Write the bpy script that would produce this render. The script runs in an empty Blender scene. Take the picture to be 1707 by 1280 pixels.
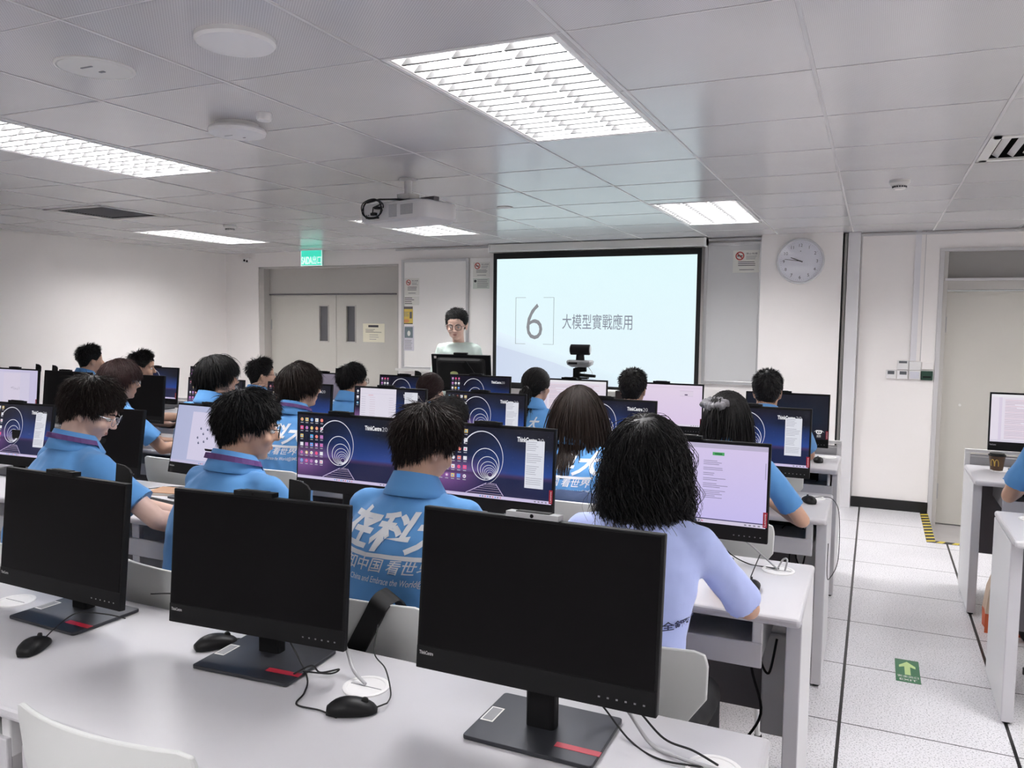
import bpy, bmesh, math, random
import numpy as np
from mathutils import Vector, Matrix, noise
from mathutils.bvhtree import BVHTree
PI = math.pi
R_ = math.radians
rnd = random.Random(7)
S = bpy.context.scene
COL = S.collection

# ------------------------------------------------------------------ camera, light, exposure
cam_d = bpy.data.cameras.new('camera'); cam = bpy.data.objects.new('camera', cam_d); COL.objects.link(cam)
cam_d.sensor_width = 36.0; cam_d.lens = 36.0*1332.85/1707.0
cam_d.clip_start = 0.05
CR = [[0.91040187, 0.04152734, -0.41163566], [0.41357747, -0.06477357, 0.90816191], [0.01105044, -0.99703554, -0.07614475]]   # rows: world axes in camera axes (right, down, forward)
cam.matrix_world = Matrix([[CR[k][0], -CR[k][1], -CR[k][2], (0, 0, 1.56)[k]] for k in range(3)]+[[0, 0, 0, 1]])
S.camera = cam
S.view_settings.view_transform = 'Standard'; S.view_settings.look = 'None'
S.view_settings.gamma = 1; S.view_settings.use_curve_mapping = False
S.view_settings.exposure = EXPOSURE = 0.0
S.cycles.use_denoising = True
S.cycles.max_bounces = 10; S.cycles.diffuse_bounces = 6
LAMP = 37.0          # radiance of the fluorescent strips
w = bpy.data.worlds.new('world'); S.world = w; w.use_nodes = True
w.node_tree.nodes['Background'].inputs[0].default_value = (1, 1, 1, 1)
w.node_tree.nodes['Background'].inputs[1].default_value = 0.3

CEIL = 2.357
FRONT = 7.5
# ------------------------------------------------------------------ materials
MATS = {}
def mat(name, col=(.8, .8, .8), rough=.5, metal=0., emis=None, spec=.5, bump=None, coat=0., sheen=0., var=None, alpha=1., trans=0.):
    if name in MATS: return MATS[name]
    m = bpy.data.materials.new(name); m.use_nodes = True; nt = m.node_tree; b = nt.nodes['Principled BSDF']
    b.inputs['Base Color'].default_value = (*col, 1); b.inputs['Roughness'].default_value = rough
    b.inputs['Metallic'].default_value = metal; b.inputs['Specular IOR Level'].default_value = spec
    b.inputs['Coat Weight'].default_value = coat; b.inputs['Sheen Weight'].default_value = sheen
    b.inputs['Transmission Weight'].default_value = trans
    if emis:
        b.inputs['Emission Color'].default_value = (*emis[0], 1); b.inputs['Emission Strength'].default_value = emis[1]
    tc = None
    if bump or var: tc = nt.nodes.new('ShaderNodeTexCoord')
    if var:   # (scale, amount)
        n = nt.nodes.new('ShaderNodeTexNoise'); n.inputs['Scale'].default_value = var[0]; n.inputs['Detail'].default_value = 4
        nt.links.new(tc.outputs['Object'], n.inputs['Vector'])
        mx = nt.nodes.new('ShaderNodeMixRGB'); mx.blend_type = 'MULTIPLY'; mx.inputs[0].default_value = 1
        cr = nt.nodes.new('ShaderNodeMapRange'); cr.inputs[1].default_value = .3; cr.inputs[2].default_value = .7
        cr.inputs[3].default_value = 1-var[1]; cr.inputs[4].default_value = 1+var[1]*.3
        nt.links.new(n.outputs['Fac'], cr.inputs[0]); mx.inputs[1].default_value = (*col, 1)
        nt.links.new(cr.outputs[0], mx.inputs[2]); nt.links.new(mx.outputs[0], b.inputs['Base Color'])
    if bump:  # (scale, strength, distance)
        n = nt.nodes.new('ShaderNodeTexNoise'); n.inputs['Scale'].default_value = bump[0]; n.inputs['Detail'].default_value = 5
        bp = nt.nodes.new('ShaderNodeBump'); bp.inputs['Strength'].default_value = bump[1]; bp.inputs['Distance'].default_value = bump[2]
        nt.links.new(tc.outputs['Object'], n.inputs['Vector']); nt.links.new(n.outputs['Fac'], bp.inputs['Height'])
        nt.links.new(bp.outputs[0], b.inputs['Normal'])
    MATS[name] = m
    return m
def mathn(nt, op, a, b=None, clamp=False):
    n = nt.nodes.new('ShaderNodeMath'); n.operation = op; n.use_clamp = clamp
    for i, v in enumerate((a, b)):
        if v is None: continue
        if isinstance(v, (int, float)): n.inputs[i].default_value = v
        else: nt.links.new(v, n.inputs[i])
    return n.outputs[0]

M_wall = mat('wall_paint', (.90, .865, .84), .65, bump=(60, .03, .01), var=(1.2, .03))
M_wallg = mat('grey_trim_paint', (.58, .57, .57), .5)
M_doorg = mat('grey_door_laminate', (.56, .54, .49), .45, var=(2, .04))
M_frameg = mat('grey_frame_paint', (.50, .48, .45), .45)
M_white = mat('white_plastic', (.80, .79, .78), .38)
M_offw = mat('off_white_plastic', (.72, .71, .68), .45)
M_desk = mat('light_grey_laminate', (.56, .55, .57), .32, var=(3, .03))
M_desk2 = mat('pale_grey_panel', (.68, .675, .68), .45)
M_steel = mat('grey_powdercoat', (.42, .42, .43), .4, metal=.2)
M_dkpanel = mat('dark_grey_panel', (.13, .12, .13), .5)
M_black = mat('black_plastic', (.008, .008, .0085), .45, spec=.2)
M_blackm = mat('matt_black', (.011, .011, .011), .65, spec=.3)
M_glossb = mat('dark_display_glass', (.004, .0035, .004), .35, spec=.12)
M_base = mat('dark_grey_metal', (.045, .047, .055), .4, metal=.55)
M_red = mat('red_sticker', (.42, .012, .035), .4)
M_rubber = mat('black_rubber', (.01, .01, .01), .7)
M_chrome = mat('chrome', (.7, .7, .7), .2, metal=1.)
M_wb = mat('whiteboard_enamel', (.90, .88, .85), .28)
M_wb2 = mat('grey_whiteboard', (.62, .62, .62), .35)
M_alu = mat('aluminium', (.62, .62, .62), .35, metal=.6)
M_wood = mat('orange_plywood', (.50, .20, .055), .45, var=(14, .25))
M_bwood = mat('brown_fabric', (.07, .028, .012), .8)
M_chair = mat('white_chair_shell', (.66, .67, .65), .35)
M_paper = mat('paper', (.78, .77, .72), .7)
M_paperc = mat('cream_paper', (.82, .78, .62), .7)
M_ink = mat('dark_ink', (.04, .04, .045), .6)
M_inkg = mat('grey_ink', (.25, .25, .26), .6)
M_inkr = mat('red_ink', (.5, .08, .07), .6)
M_yel = mat('yellow_ink', (.72, .55, .12), .6)
M_shirt = mat('blue_polo_cloth', (.10, .30, .62), .85, bump=(700, .12, .002), sheen=.15)
M_shirtl = mat('lilac_shirt_cloth', (.50, .58, .95), .85, bump=(700, .12, .002), sheen=.15)
M_shirtt = mat('pale_mint_cloth', (.56, .66, .61), .85, bump=(700, .12, .002))
M_print = mat('white_print', (.72, .74, .76), .6)
M_printd = mat('navy_print', (.03, .04, .12), .6)
M_trous = mat('black_trousers_cloth', (.012, .012, .014), .85, bump=(300, .2, .003))
M_denim = mat('dark_blue_cloth', (.03, .05, .11), .85, bump=(300, .2, .003))
M_skin = mat('skin', (.60, .36, .25), .5, bump=(250, .05, .001), var=(14, .06))
M_skin2 = mat('skin_tan', (.50, .28, .18), .5, bump=(250, .05, .001), var=(14, .06))
M_skin3 = mat('skin_pale', (.74, .50, .40), .5, bump=(250, .05, .001), var=(14, .06))
M_lip = mat('lips', (.46, .20, .16), .5)
M_eye = mat('eyeball', (.7, .7, .68), .2)
M_hair = mat('black_hair', (.008, .007, .007), .52, spec=.28)
M_hairb = mat('dark_brown_hair', (.017, .010, .0075), .52, spec=.28)
M_hairr = mat('reddish_brown_hair', (.030, .014, .013), .52, spec=.28)
M_lany = mat('purple_ribbon', (.10, .035, .17), .6)
M_glass = mat('spectacle_frame', (.05, .05, .055), .25, metal=.4)
M_glassg = mat('silver_spectacle_frame', (.5, .5, .52), .25, metal=.9)
M_green = mat('dark_green_label', (.012, .05, .03), .5)
M_lcd = mat('grey_lcd', (.10, .11, .12), .3)
M_brownc = mat('brown_paper_cup', (.10, .055, .03), .5)
M_gold = mat('gold_ink', (.62, .42, .08), .5)

# lens material for spectacles
def m_lens():
    m = bpy.data.materials.new('clear_lens'); m.use_nodes = True; nt = m.node_tree; nt.nodes.clear()
    o = nt.nodes.new('ShaderNodeOutputMaterial'); mix = nt.nodes.new('ShaderNodeMixShader')
    t = nt.nodes.new('ShaderNodeBsdfTransparent'); g = nt.nodes.new('ShaderNodeBsdfGlossy'); g.inputs['Roughness'].default_value = .05
    mix.inputs[0].default_value = .1
    nt.links.new(t.outputs[0], mix.inputs[1]); nt.links.new(g.outputs[0], mix.inputs[2]); nt.links.new(mix.outputs[0], o.inputs[0])
    return m
M_lens = m_lens()
def m_emit_attr(name, strength):
    m = bpy.data.materials.new(name); m.use_nodes = True; nt = m.node_tree; b = nt.nodes['Principled BSDF']
    b.inputs['Base Color'].default_value = (.01, .01, .012, 1); b.inputs['Roughness'].default_value = .25
    a = nt.nodes.new('ShaderNodeAttribute'); a.attribute_name = 'Col'
    nt.links.new(a.outputs['Color'], b.inputs['Emission Color']); b.inputs['Emission Strength'].default_value = strength
    return m
M_screen = m_emit_attr('lit_display', .92)
M_proj = m_emit_attr('projected_slide', .98)  # slide emits by itself, standing in for the projector's light on the fabric
M_tube = mat('fluorescent_strip', (.9, .9, .9), .5, emis=((1.0, .985, 1.0), LAMP))
M_exit = mat('exit_sign_green', (.02, .35, .25), .3, emis=((.06, .80, .58), .75))
M_exitw = mat('exit_sign_white', (.8, .8, .8), .3, emis=((.8, 1, .95), .95))

def m_ceiling():
    m = bpy.data.materials.new('perforated_metal_ceiling'); m.use_nodes = True; nt = m.node_tree; b = nt.nodes['Principled BSDF']
    tc = nt.nodes.new('ShaderNodeTexCoord'); sx = nt.nodes.new('ShaderNodeSeparateXYZ'); nt.links.new(tc.outputs['Object'], sx.inputs[0])
    p = .0095
    def wv(o): return mathn(nt, 'SINE', mathn(nt, 'MULTIPLY', o, 2*PI/p))
    d = mathn(nt, 'MULTIPLY', wv(sx.outputs[0]), wv(sx.outputs[1]))
    mr = nt.nodes.new('ShaderNodeMapRange'); mr.inputs[1].default_value = .2; mr.inputs[2].default_value = .75; mr.inputs[3].default_value = 1; mr.inputs[4].default_value = .66
    nt.links.new(d, mr.inputs[0])
    n = nt.nodes.new('ShaderNodeTexNoise'); n.inputs['Scale'].default_value = .9; n.inputs['Detail'].default_value = 2; nt.links.new(tc.outputs['Object'], n.inputs['Vector'])
    mv = nt.nodes.new('ShaderNodeMapRange'); mv.inputs[1].default_value = .3; mv.inputs[2].default_value = .7; mv.inputs[3].default_value = .96; mv.inputs[4].default_value = 1.03
    nt.links.new(n.outputs['Fac'], mv.inputs[0])
    k = mathn(nt, 'MULTIPLY', mr.outputs[0], mv.outputs[0])
    mx = nt.nodes.new('ShaderNodeMixRGB'); mx.blend_type = 'MULTIPLY'; mx.inputs[0].default_value = 1; mx.inputs[1].default_value = (.62, .61, .615, 1)
    nt.links.new(k, mx.inputs[2]); nt.links.new(mx.outputs[0], b.inputs['Base Color'])
    b.inputs['Roughness'].default_value = .20; b.inputs['Specular IOR Level'].default_value = .75
    n2 = nt.nodes.new('ShaderNodeTexNoise'); n2.inputs['Scale'].default_value = 3.5; nt.links.new(tc.outputs['Object'], n2.inputs['Vector'])
    bp = nt.nodes.new('ShaderNodeBump'); bp.inputs['Strength'].default_value = .10; bp.inputs['Distance'].default_value = .02
    nt.links.new(n2.outputs['Fac'], bp.inputs['Height']); nt.links.new(bp.outputs[0], b.inputs['Normal'])
    return m
M_ceil = m_ceiling()
M_ctee = mat('ceiling_tee_white', (.60, .59, .59), .35)
def m_floor():
    m = bpy.data.materials.new('speckled_raised_floor'); m.use_nodes = True; nt = m.node_tree; b = nt.nodes['Principled BSDF']
    tc = nt.nodes.new('ShaderNodeTexCoord'); sx = nt.nodes.new('ShaderNodeSeparateXYZ'); nt.links.new(tc.outputs['Object'], sx.inputs[0])
    def seam(o, off, wd):
        f = mathn(nt, 'FRACT', mathn(nt, 'DIVIDE', mathn(nt, 'ADD', o, off), .6))
        a = mathn(nt, 'ABSOLUTE', mathn(nt, 'SUBTRACT', f, .5))
        return mathn(nt, 'GREATER_THAN', a, .5-wd/2/.6)
    s1 = seam(sx.outputs[0], 60.068, .013); s2 = seam(sx.outputs[1], 60-6.923+.6*20-12+.0, .0065)
    s = mathn(nt, 'MAXIMUM', s1, s2)
    n = nt.nodes.new('ShaderNodeTexNoise'); n.inputs['Scale'].default_value = 160; n.inputs['Detail'].default_value = 2; nt.links.new(tc.outputs['Object'], n.inputs['Vector'])
    cr = nt.nodes.new('ShaderNodeValToRGB'); e = cr.color_ramp.elements
    e[0].position = .33; e[0].color = (.30, .30, .31, 1); e[1].position = .47; e[1].color = (.74, .73, .75, 1)
    nt.links.new(n.outputs['Fac'], cr.inputs[0])
    n3 = nt.nodes.new('ShaderNodeTexNoise'); n3.inputs['Scale'].default_value = 2.; nt.links.new(tc.outputs['Object'], n3.inputs['Vector'])
    mr = nt.nodes.new('ShaderNodeMapRange'); mr.inputs[1].default_value = .3; mr.inputs[2].default_value = .7; mr.inputs[3].default_value = .92; mr.inputs[4].default_value = 1.02
    nt.links.new(n3.outputs['Fac'], mr.inputs[0])
    mu = nt.nodes.new('ShaderNodeMixRGB'); mu.blend_type = 'MULTIPLY'; mu.inputs[0].default_value = 1; nt.links.new(cr.outputs[0], mu.inputs[1]); nt.links.new(mr.outputs[0], mu.inputs[2])
    mx = nt.nodes.new('ShaderNodeMixRGB'); nt.links.new(s, mx.inputs[0]); nt.links.new(mu.outputs[0], mx.inputs[1]); mx.inputs[2].default_value = (.012, .012, .012, 1)
    nt.links.new(mx.outputs[0], b.inputs['Base Color']); b.inputs['Roughness'].default_value = .28
    return m
M_floor = m_floor()

# ------------------------------------------------------------------ mesh helpers
class MB:
    def __init__(s): s.v = []; s.f = []; s.m = []; s.mats = []
    def mi(s, m):
        if m not in s.mats: s.mats.append(m)
        return s.mats.index(m)
    def add(s, vs, fs, m, T=None):
        o = len(s.v)
        s.v += [(T @ Vector(v)) if T else Vector(v) for v in vs]
        s.f += [tuple(i+o for i in f) for f in fs]; k = s.mi(m); s.m += [k]*len(fs)
        return s
    def box(s, c, d, m, T=None):
        x, y, z = d[0]/2, d[1]/2, d[2]/2
        vs = [(c[0]+i*x, c[1]+j*y, c[2]+k*z) for i in (-1, 1) for j in (-1, 1) for k in (-1, 1)]
        return s.add(vs, [(0, 1, 3, 2), (4, 6, 7, 5), (0, 4, 5, 1), (2, 3, 7, 6), (0, 2, 6, 4), (1, 5, 7, 3)], m, T)
    def bx(s, x0, x1, y0, y1, z0, z1, m, T=None):
        return s.box(((x0+x1)/2, (y0+y1)/2, (z0+z1)/2), (abs(x1-x0), abs(y1-y0), abs(z1-z0)), m, T)
    def rings(s, rr, m, T=None, cap=True, close=False):
        n = len(rr[0]); vs = [p for r in rr for p in r]; fs = []
        k = len(rr)
        for i in range(k if close else k-1):
            for j in range(n):
                a, b = i*n+j, i*n+(j+1) % n; c, d = ((i+1) % k)*n+(j+1) % n, ((i+1) % k)*n+j
                fs.append((a, b, c, d))
        if cap and not close: fs += [tuple(range(n))[::-1], tuple(range((k-1)*n, k*n))]
        return s.add(vs, fs, m, T)
    def cone(s, p0, p1, r0, r1, m, n=16, T=None, cap=True):
        p0 = Vector(p0); p1 = Vector(p1); d = (p1-p0)
        if d.length < 1e-7: return s
        q = d.to_track_quat('Z', 'Y'); R = []
        for p, r in ((p0, r0), (p1, r1)):
            R.append([p+q @ Vector((r*math.cos(2*PI*i/n), r*math.sin(2*PI*i/n), 0)) for i in range(n)])
        return s.rings(R, m, T, cap)
    def tube(s, pts, r, m, n=8, T=None):
        pts = [Vector(p) for p in pts]; R = []; up = None
        for i, p in enumerate(pts):
            t = (pts[min(i+1, len(pts)-1)]-pts[max(i-1, 0)])
            if t.length < 1e-9: t = Vector((0, 0, 1))
            t.normalize()
            if up is None: up = t.orthogonal().normalized()
            up = (up-t*up.dot(t))
            if up.length < 1e-6: up = t.orthogonal()
            up.normalize(); sd = t.cross(up)
            rr = r[i] if isinstance(r, (list, tuple)) else r
            R.append([p+(up*math.cos(2*PI*k/n)+sd*math.sin(2*PI*k/n))*rr for k in range(n)])
        return s.rings(R, m, T)
    def ell(s, c, r, m, nu=16, nv=10, T=None, rot=None):
        c = Vector(c); R = []
        for j in range(nv+1):
            th = PI*(j/nv)*.998+.001*PI
            ring = []
            for i in range(nu):
                v = Vector((r[0]*math.sin(th)*math.cos(2*PI*i/nu), r[1]*math.sin(th)*math.sin(2*PI*i/nu), -r[2]*math.cos(th)))
                if rot: v = rot @ v
                ring.append(c+v)
            R.append(ring)
        return s.rings(R, m, T)
    def prism(s, poly, z0, z1, m, T=None):
        n = len(poly)
        vs = [(x, y, z0) for x, y in poly]+[(x, y, z1) for x, y in poly]
        fs = [tuple(range(n))[::-1], tuple(range(n, 2*n))]+[(i, (i+1) % n, n+(i+1) % n, n+i) for i in range(n)]
        return s.add(vs, fs, m, T)
    def flat(s, poly, m, T=None):
        return s.add([tuple(p) for p in poly], [tuple(range(len(poly)))], m, T)
    def build(s, name, parent=None, loc=None, smooth=0, bevel=0, props=None, seg=2):
        me = bpy.data.meshes.new(name); me.from_pydata([tuple(v) for v in s.v], [], s.f)
        for m in s.mats: me.materials.append(m)
        me.polygons.foreach_set('material_index', s.m)
        if smooth: me.polygons.foreach_set('use_smooth', [True]*len(s.f))
        bm = bmesh.new(); bm.from_mesh(me); bmesh.ops.recalc_face_normals(bm, faces=bm.faces)
        if smooth:
            lim = R_(smooth if smooth > 1 else 35)
            for e in bm.edges:
                if len(e.link_faces) == 2 and e.calc_face_angle(0) > lim: e.smooth = False
        bm.to_mesh(me); bm.free()
        o = bpy.data.objects.new(name, me); COL.objects.link(o)
        if loc: o.location = loc
        if parent: o.parent = parent
        if bevel:
            b = o.modifiers.new('bevel', 'BEVEL'); b.width = bevel; b.segments = seg; b.limit_method = 'ANGLE'; b.angle_limit = R_(40)
            b.harden_normals = False
        if props:
            for k, v in props.items(): o[k] = v
        return o
def roundrect(w, h, r, n=4, cx=0, cy=0):
    P = []
    for sx, sy, a0 in ((1, 1, 0), (-1, 1, 90), (-1, -1, 180), (1, -1, 270)):
        for i in range(n+1):
            a = R_(a0+90*i/n); P.append((cx+sx*(w/2-r)+r*math.cos(a), cy+sy*(h/2-r)+r*math.sin(a)))
    return P
def thing(name, label, cat, loc=(0, 0, 0), rz=0, group=None):
    o = bpy.data.objects.new(name, None); COL.objects.link(o); o.location = loc; o.rotation_euler = (0, 0, rz)
    o.empty_display_size = .1
    o['label'] = label; o['category'] = cat
    if group: o['group'] = group
    return o
def tag(o, label, cat, group=None, kind=None):
    o['label'] = label; o['category'] = cat
    if group: o['group'] = group
    if kind: o['kind'] = kind
    return o
def struct(o, label=None):
    o['kind'] = 'structure'
    if label: o['label'] = label
    return o
def dup(root, loc, rz, label=None, group=None):
    r = root.copy(); COL.objects.link(r); r.location = loc; r.rotation_euler = (0, 0, rz)
    if label: r['label'] = label
    if group: r['group'] = group
    def rec(a, b):
        for ch in list(a.children):
            c = ch.copy(); COL.objects.link(c); c.parent = b; rec(ch, c)
    rec(root, r)
    return r
XZ = Matrix(((1, 0, 0, 0), (0, 0, -1, 0), (0, 1, 0, 0), (0, 0, 0, 1)))   # text plane (x,y) -> (x,z), facing -Y
_tc = {}
def text_geo(txt, size=1, bold=0, shear=0, font_space=1.0):
    key = (txt, bold, shear, font_space)
    if key not in _tc:
        cu = bpy.data.curves.new('t', 'FONT'); cu.body = txt; cu.offset = bold; cu.shear = shear; cu.space_character = font_space
        cu.resolution_u = 3; cu.fill_mode = 'FRONT'
        ob = bpy.data.objects.new('t', cu); COL.objects.link(ob)
        dg = bpy.context.evaluated_depsgraph_get(); ev = ob.evaluated_get(dg); me = ev.to_mesh()
        vs = [tuple(v.co) for v in me.vertices]; fs = [tuple(p.vertices) for p in me.polygons]
        ev.to_mesh_clear(); bpy.data.objects.remove(ob); bpy.data.curves.remove(cu)
        xs = [v[0] for v in vs]; ys = [v[1] for v in vs]
        x0, x1, y0, y1 = min(xs), max(xs), min(ys), max(ys)
        _tc[key] = ([(v[0]-x0, v[1]-y0) for v in vs], fs, x1-x0, y1-y0)
    vs, fs, W, H = _tc[key]
    return vs, fs, W, H
def put_text(mb, txt, m, x, z, y, w=None, h=None, center=False, **kw):
    """text facing -Y, lower-left at (x, z)"""
    vs, fs, W, H = text_geo(txt, **kw)
    sx = w/W if w else h/H
    sz = h/H if h else sx
    ox = x-(W*sx/2 if center else 0)
    mb.add([(ox+a*sx, y, z+b*sz) for a, b in vs], fs, m)
    return W*sx
def fingerprint_mesh(o, voxel, smooth_it=4, fac=.5):
    """union the closed shells of a mesh object into one continuous skin"""
    r = o.modifiers.new('r', 'REMESH'); r.mode = 'VOXEL'; r.voxel_size = voxel; r.adaptivity = 0
    sm = o.modifiers.new('s', 'SMOOTH'); sm.factor = fac; sm.iterations = smooth_it
    dg = bpy.context.evaluated_depsgraph_get(); dg.update()
    me = bpy.data.meshes.new_from_object(o.evaluated_get(dg))
    mats = [m for m in o.data.materials]
    old = o.data; o.modifiers.clear(); o.data = me; me.name = old.name; bpy.data.meshes.remove(old)
    me.materials.clear()
    for m in mats: me.materials.append(m)
    me.polygons.foreach_set('use_smooth', [True]*len(me.polygons))
    return o
# ------------------------------------------------------------------ room shell
RX = 4.6; LX = -7.25; BY = -3.2
mb = MB(); PX0, PX1, PY0 = .46, 1.75, 6.53
mb.bx(LX-.2, PX0, BY, FRONT+.3, -.15, 0, M_floor); mb.bx(PX0, RX, BY, PY0, -.15, 0, M_floor); mb.bx(PX1, RX, PY0, FRONT+.3, -.15, 0, M_floor)
struct(mb.build('floor'))
mb = MB(); mb.bx(PX0, PX1, PY0, FRONT+.3, -.16, -.10, mat('grey_vinyl', (.42, .40, .39), .45, var=(5, .12)))
struct(mb.build('floor_sunken'))
# ceiling with openings for lights and vents
GX0, GY0, GP = -.209, 2.11, .604
fix = [(-1.40, -.845, 2.12, 3.31), (-1.40, -.845, 5.30, 6.48), (-3.83, -3.27, 2.12, 3.34), (-3.85, -3.29, 5.32, 6.50), (-6.27, -5.71, 5.32, 6.52),
       (1.03, 1.585, 2.12, 3.31), (1.03, 1.585, 5.3, 6.48), (-1.40, -.845, -1.1, .09), (-3.83, -3.27, -1.1, .09), (1.03, 1.585, -1.1, .09),
       (3.3, 3.86, 2.12, 3.31), (3.3, 3.86, 5.3, 6.48)]
vent_r = (.415, .97, 3.93, 4.46); vent_l = (-5.62, -5.03, 4.02, 4.60)
holes = fix+[vent_r, vent_l]
xs = sorted({LX-.2, RX+.2} | {h[0] for h in holes} | {h[1] for h in holes}); ys = sorted({BY-.2, FRONT+.3} | {h[2] for h in holes} | {h[3] for h in holes})
mb = MB()
for i in range(len(xs)-1):
    for j in range(len(ys)-1):
        cx, cy = (xs[i]+xs[i+1])/2, (ys[j]+ys[j+1])/2
        if any(h[0] < cx < h[1] and h[2] < cy < h[3] for h in holes): continue
        mb.bx(xs[i], xs[i+1], ys[j], ys[j+1], CEIL, CEIL+.012, M_ceil)
struct(mb.build('ceiling'))
mb = MB(); mb.bx(LX-.2, RX+.2, BY-.2, FRONT+.3, CEIL+.25, CEIL+.3, M_blackm); struct(mb.build('ceiling_slab'))
# tee lines between the metal tiles
mb = MB()
def hole_at(x, y): return any(h[0]-.01 < x < h[1]+.01 and h[2]-.01 < y < h[3]+.01 for h in holes)
x = GX0-GP*12
while x < RX:
    segs = sorted({BY, FRONT} | {h[2] for h in holes if h[0]-.01 < x < h[1]+.01} | {h[3] for h in holes if h[0]-.01 < x < h[1]+.01})
    for a, b in zip(segs[:-1], segs[1:]):
        if not hole_at(x, (a+b)/2) and x > LX:
            mb.bx(x-.0055, x+.0055, a, b, CEIL-.0025, CEIL+.001, M_ctee)
    x += GP
y = GY0-GP*8
while y < FRONT:
    segs = sorted({LX, RX} | {h[0] for h in holes if h[2]-.01 < y < h[3]+.01} | {h[1] for h in holes if h[2]-.01 < y < h[3]+.01})
    for a, b in zip(segs[:-1], segs[1:]):
        if not hole_at((a+b)/2, y) and y > BY: mb.bx(a, b, y-.0025, y+.0025, CEIL-.0015, CEIL+.001, M_ctee)
    y += GP
struct(mb.build('trim_1'), 'pale joint lines between the ceiling tiles')

# walls
mb = MB(); mb.bx(LX-.2, LX, BY, FRONT+.3, -.2, CEIL+.2, M_wall); struct(mb.build('wall_left'))
mb = MB(); mb.bx(RX, RX+.2, BY, FRONT+.3, -.2, CEIL+.2, M_wall); struct(mb.build('wall_right'))
mb = MB(); mb.bx(LX, RX, BY-.2, BY, -.2, CEIL+.2, M_wall); struct(mb.build('wall_back'))
DL0, DL1, DLT = -6.74, -4.775, 2.19; DR0, DR1, DRT = .475, 1.72, 2.19
mb = MB()
for a, b, z0, z1 in ((LX, DL0, 0, CEIL), (DL0, DL1, DLT, CEIL), (DL1, DR0, 0, CEIL), (DR0, DR1, DRT, CEIL), (DR1, RX, 0, CEIL)):
    mb.bx(a, b, FRONT, FRONT+.3, z0-(.15 if z0 == 0 else 0), z1+.1, M_wall)
struct(mb.build('wall_front'))
# left double door in its recess
dy = FRONT+.12
mb = MB(); mb.bx(DL0, -6.66, FRONT+.004, FRONT+.2, 0, DLT, M_frameg); mb.bx(-4.80, DL1, FRONT+.004, FRONT+.2, 0, DLT, M_frameg)
mb.bx(-6.66, -4.80, dy-.02, FRONT+.2, 1.875, DLT, M_frameg); mb.bx(DL0, DL1, FRONT+.004, FRONT+.2, DLT-.02, DLT, M_frameg)
mb.bx(-6.66, -4.80, FRONT+.09, FRONT+.2, 1.86, 1.875, M_dkpanel)
struct(mb.build('door_1', bevel=.004), 'grey frame and overpanel of the double door')
def door_leaf(name, x0, x1, wx0, wx1, lbl, hinge):
    mb = MB(); z0, z1 = 1.345-.02, 1.73
    mb.bx(x0, wx0, dy, dy+.045, .01, 1.86, M_doorg); mb.bx(wx1, x1, dy, dy+.045, .01, 1.86, M_doorg)
    mb.bx(wx0, wx1, dy, dy+.045, .01, z0, M_doorg); mb.bx(wx0, wx1, dy, dy+.045, z1, 1.86, M_doorg)
    d = struct(mb.build(name), lbl)
    mb = MB(); mb.bx(wx0, wx1, dy+.02, dy+.026, z0, z1, mat('dark_vision_glass', (.10, .10, .11), .12)); mb.build('vision_panel', d)
    mb = MB()
    for a, b, c, e in ((wx0-.012, wx0, z0-.012, z1+.012), (wx1, wx1+.012, z0-.012, z1+.012), (wx0, wx1, z0-.012, z0), (wx0, wx1, z1, z1+.012)): mb.bx(a, b, dy-.006, dy+.001, c, e, M_frameg)
    mb.build('bead', d)
    mb = MB()
    for hz in (.3, 1.45): mb.cone((hinge, dy-.004, hz), (hinge, dy-.004, hz+.12), .008, .008, M_steel, 10)
    mb.build('hinge', d)
door_leaf('door_2', -6.655, -5.70, -5.935, -5.815, 'left grey leaf of the double door with narrow glass', -6.65)
door_leaf('door_3', -5.695, -4.805, -5.555, -5.435, 'right grey leaf of the double door with narrow glass', -4.81)
def paper(name, x0, x1, z0, z1, y, m, label, cat, draw=None, group=None):
    mb = MB(); mb.bx(x0, x1, y-.003, y, z0, z1, m)
    if draw: draw(mb, x0, x1, z0, z1, y-.0036)
    return tag(mb.build(name), label, cat, group)
def lines(mb, x0, x1, z0, z1, y, n, m, jag=.3, th=.35):
    h = (z1-z0)/n; rr = random.Random(int(abs(x0*1000))+n)
    for i in range(n):
        z = z1-h*(i+.5); a = x0; b = x1-(x1-x0)*jag*rr.random()
        mb.bx(a, b, y, y+.0004, z-h*th/2, z+h*th/2, m)
def nosmoke(mb, x0, x1, z0, z1, y):
    w = x1-x0; H = z1-z0; cx, cz, r = x0+w*.26, z1-H*.25, w*.17
    ring(mb, cx, cz, r, r*.72, y, M_inkr); mb.add([(cx+a, y, cz+b) for a, b in ((-r*.75, r*.55), (-r*.55, r*.75), (r*.75, -r*.55), (r*.55, -r*.75))], [(0, 1, 2, 3)], M_inkr)
    mb.bx(cx-r*.6, cx+r*.6, y, y+.0005, cz-r*.12, cz+r*.12, M_ink)
    put_text(mb, '禁止吸煙', M_ink, x0+w*.5, z1-H*.2, y, w=w*.42, h=H*.09)
    lines(mb, x0+w*.5, x1-w*.06, z1-H*.42, z1-H*.24, y, 3, M_inkg)
    lines(mb, x0+w*.2, x1-w*.15, z0+H*.28, z0+H*.52, y, 3, M_ink, .1)
    lines(mb, x0+w*.25, x1-w*.1, z0+H*.08, z0+H*.18, y, 1, M_inkg)
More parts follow.
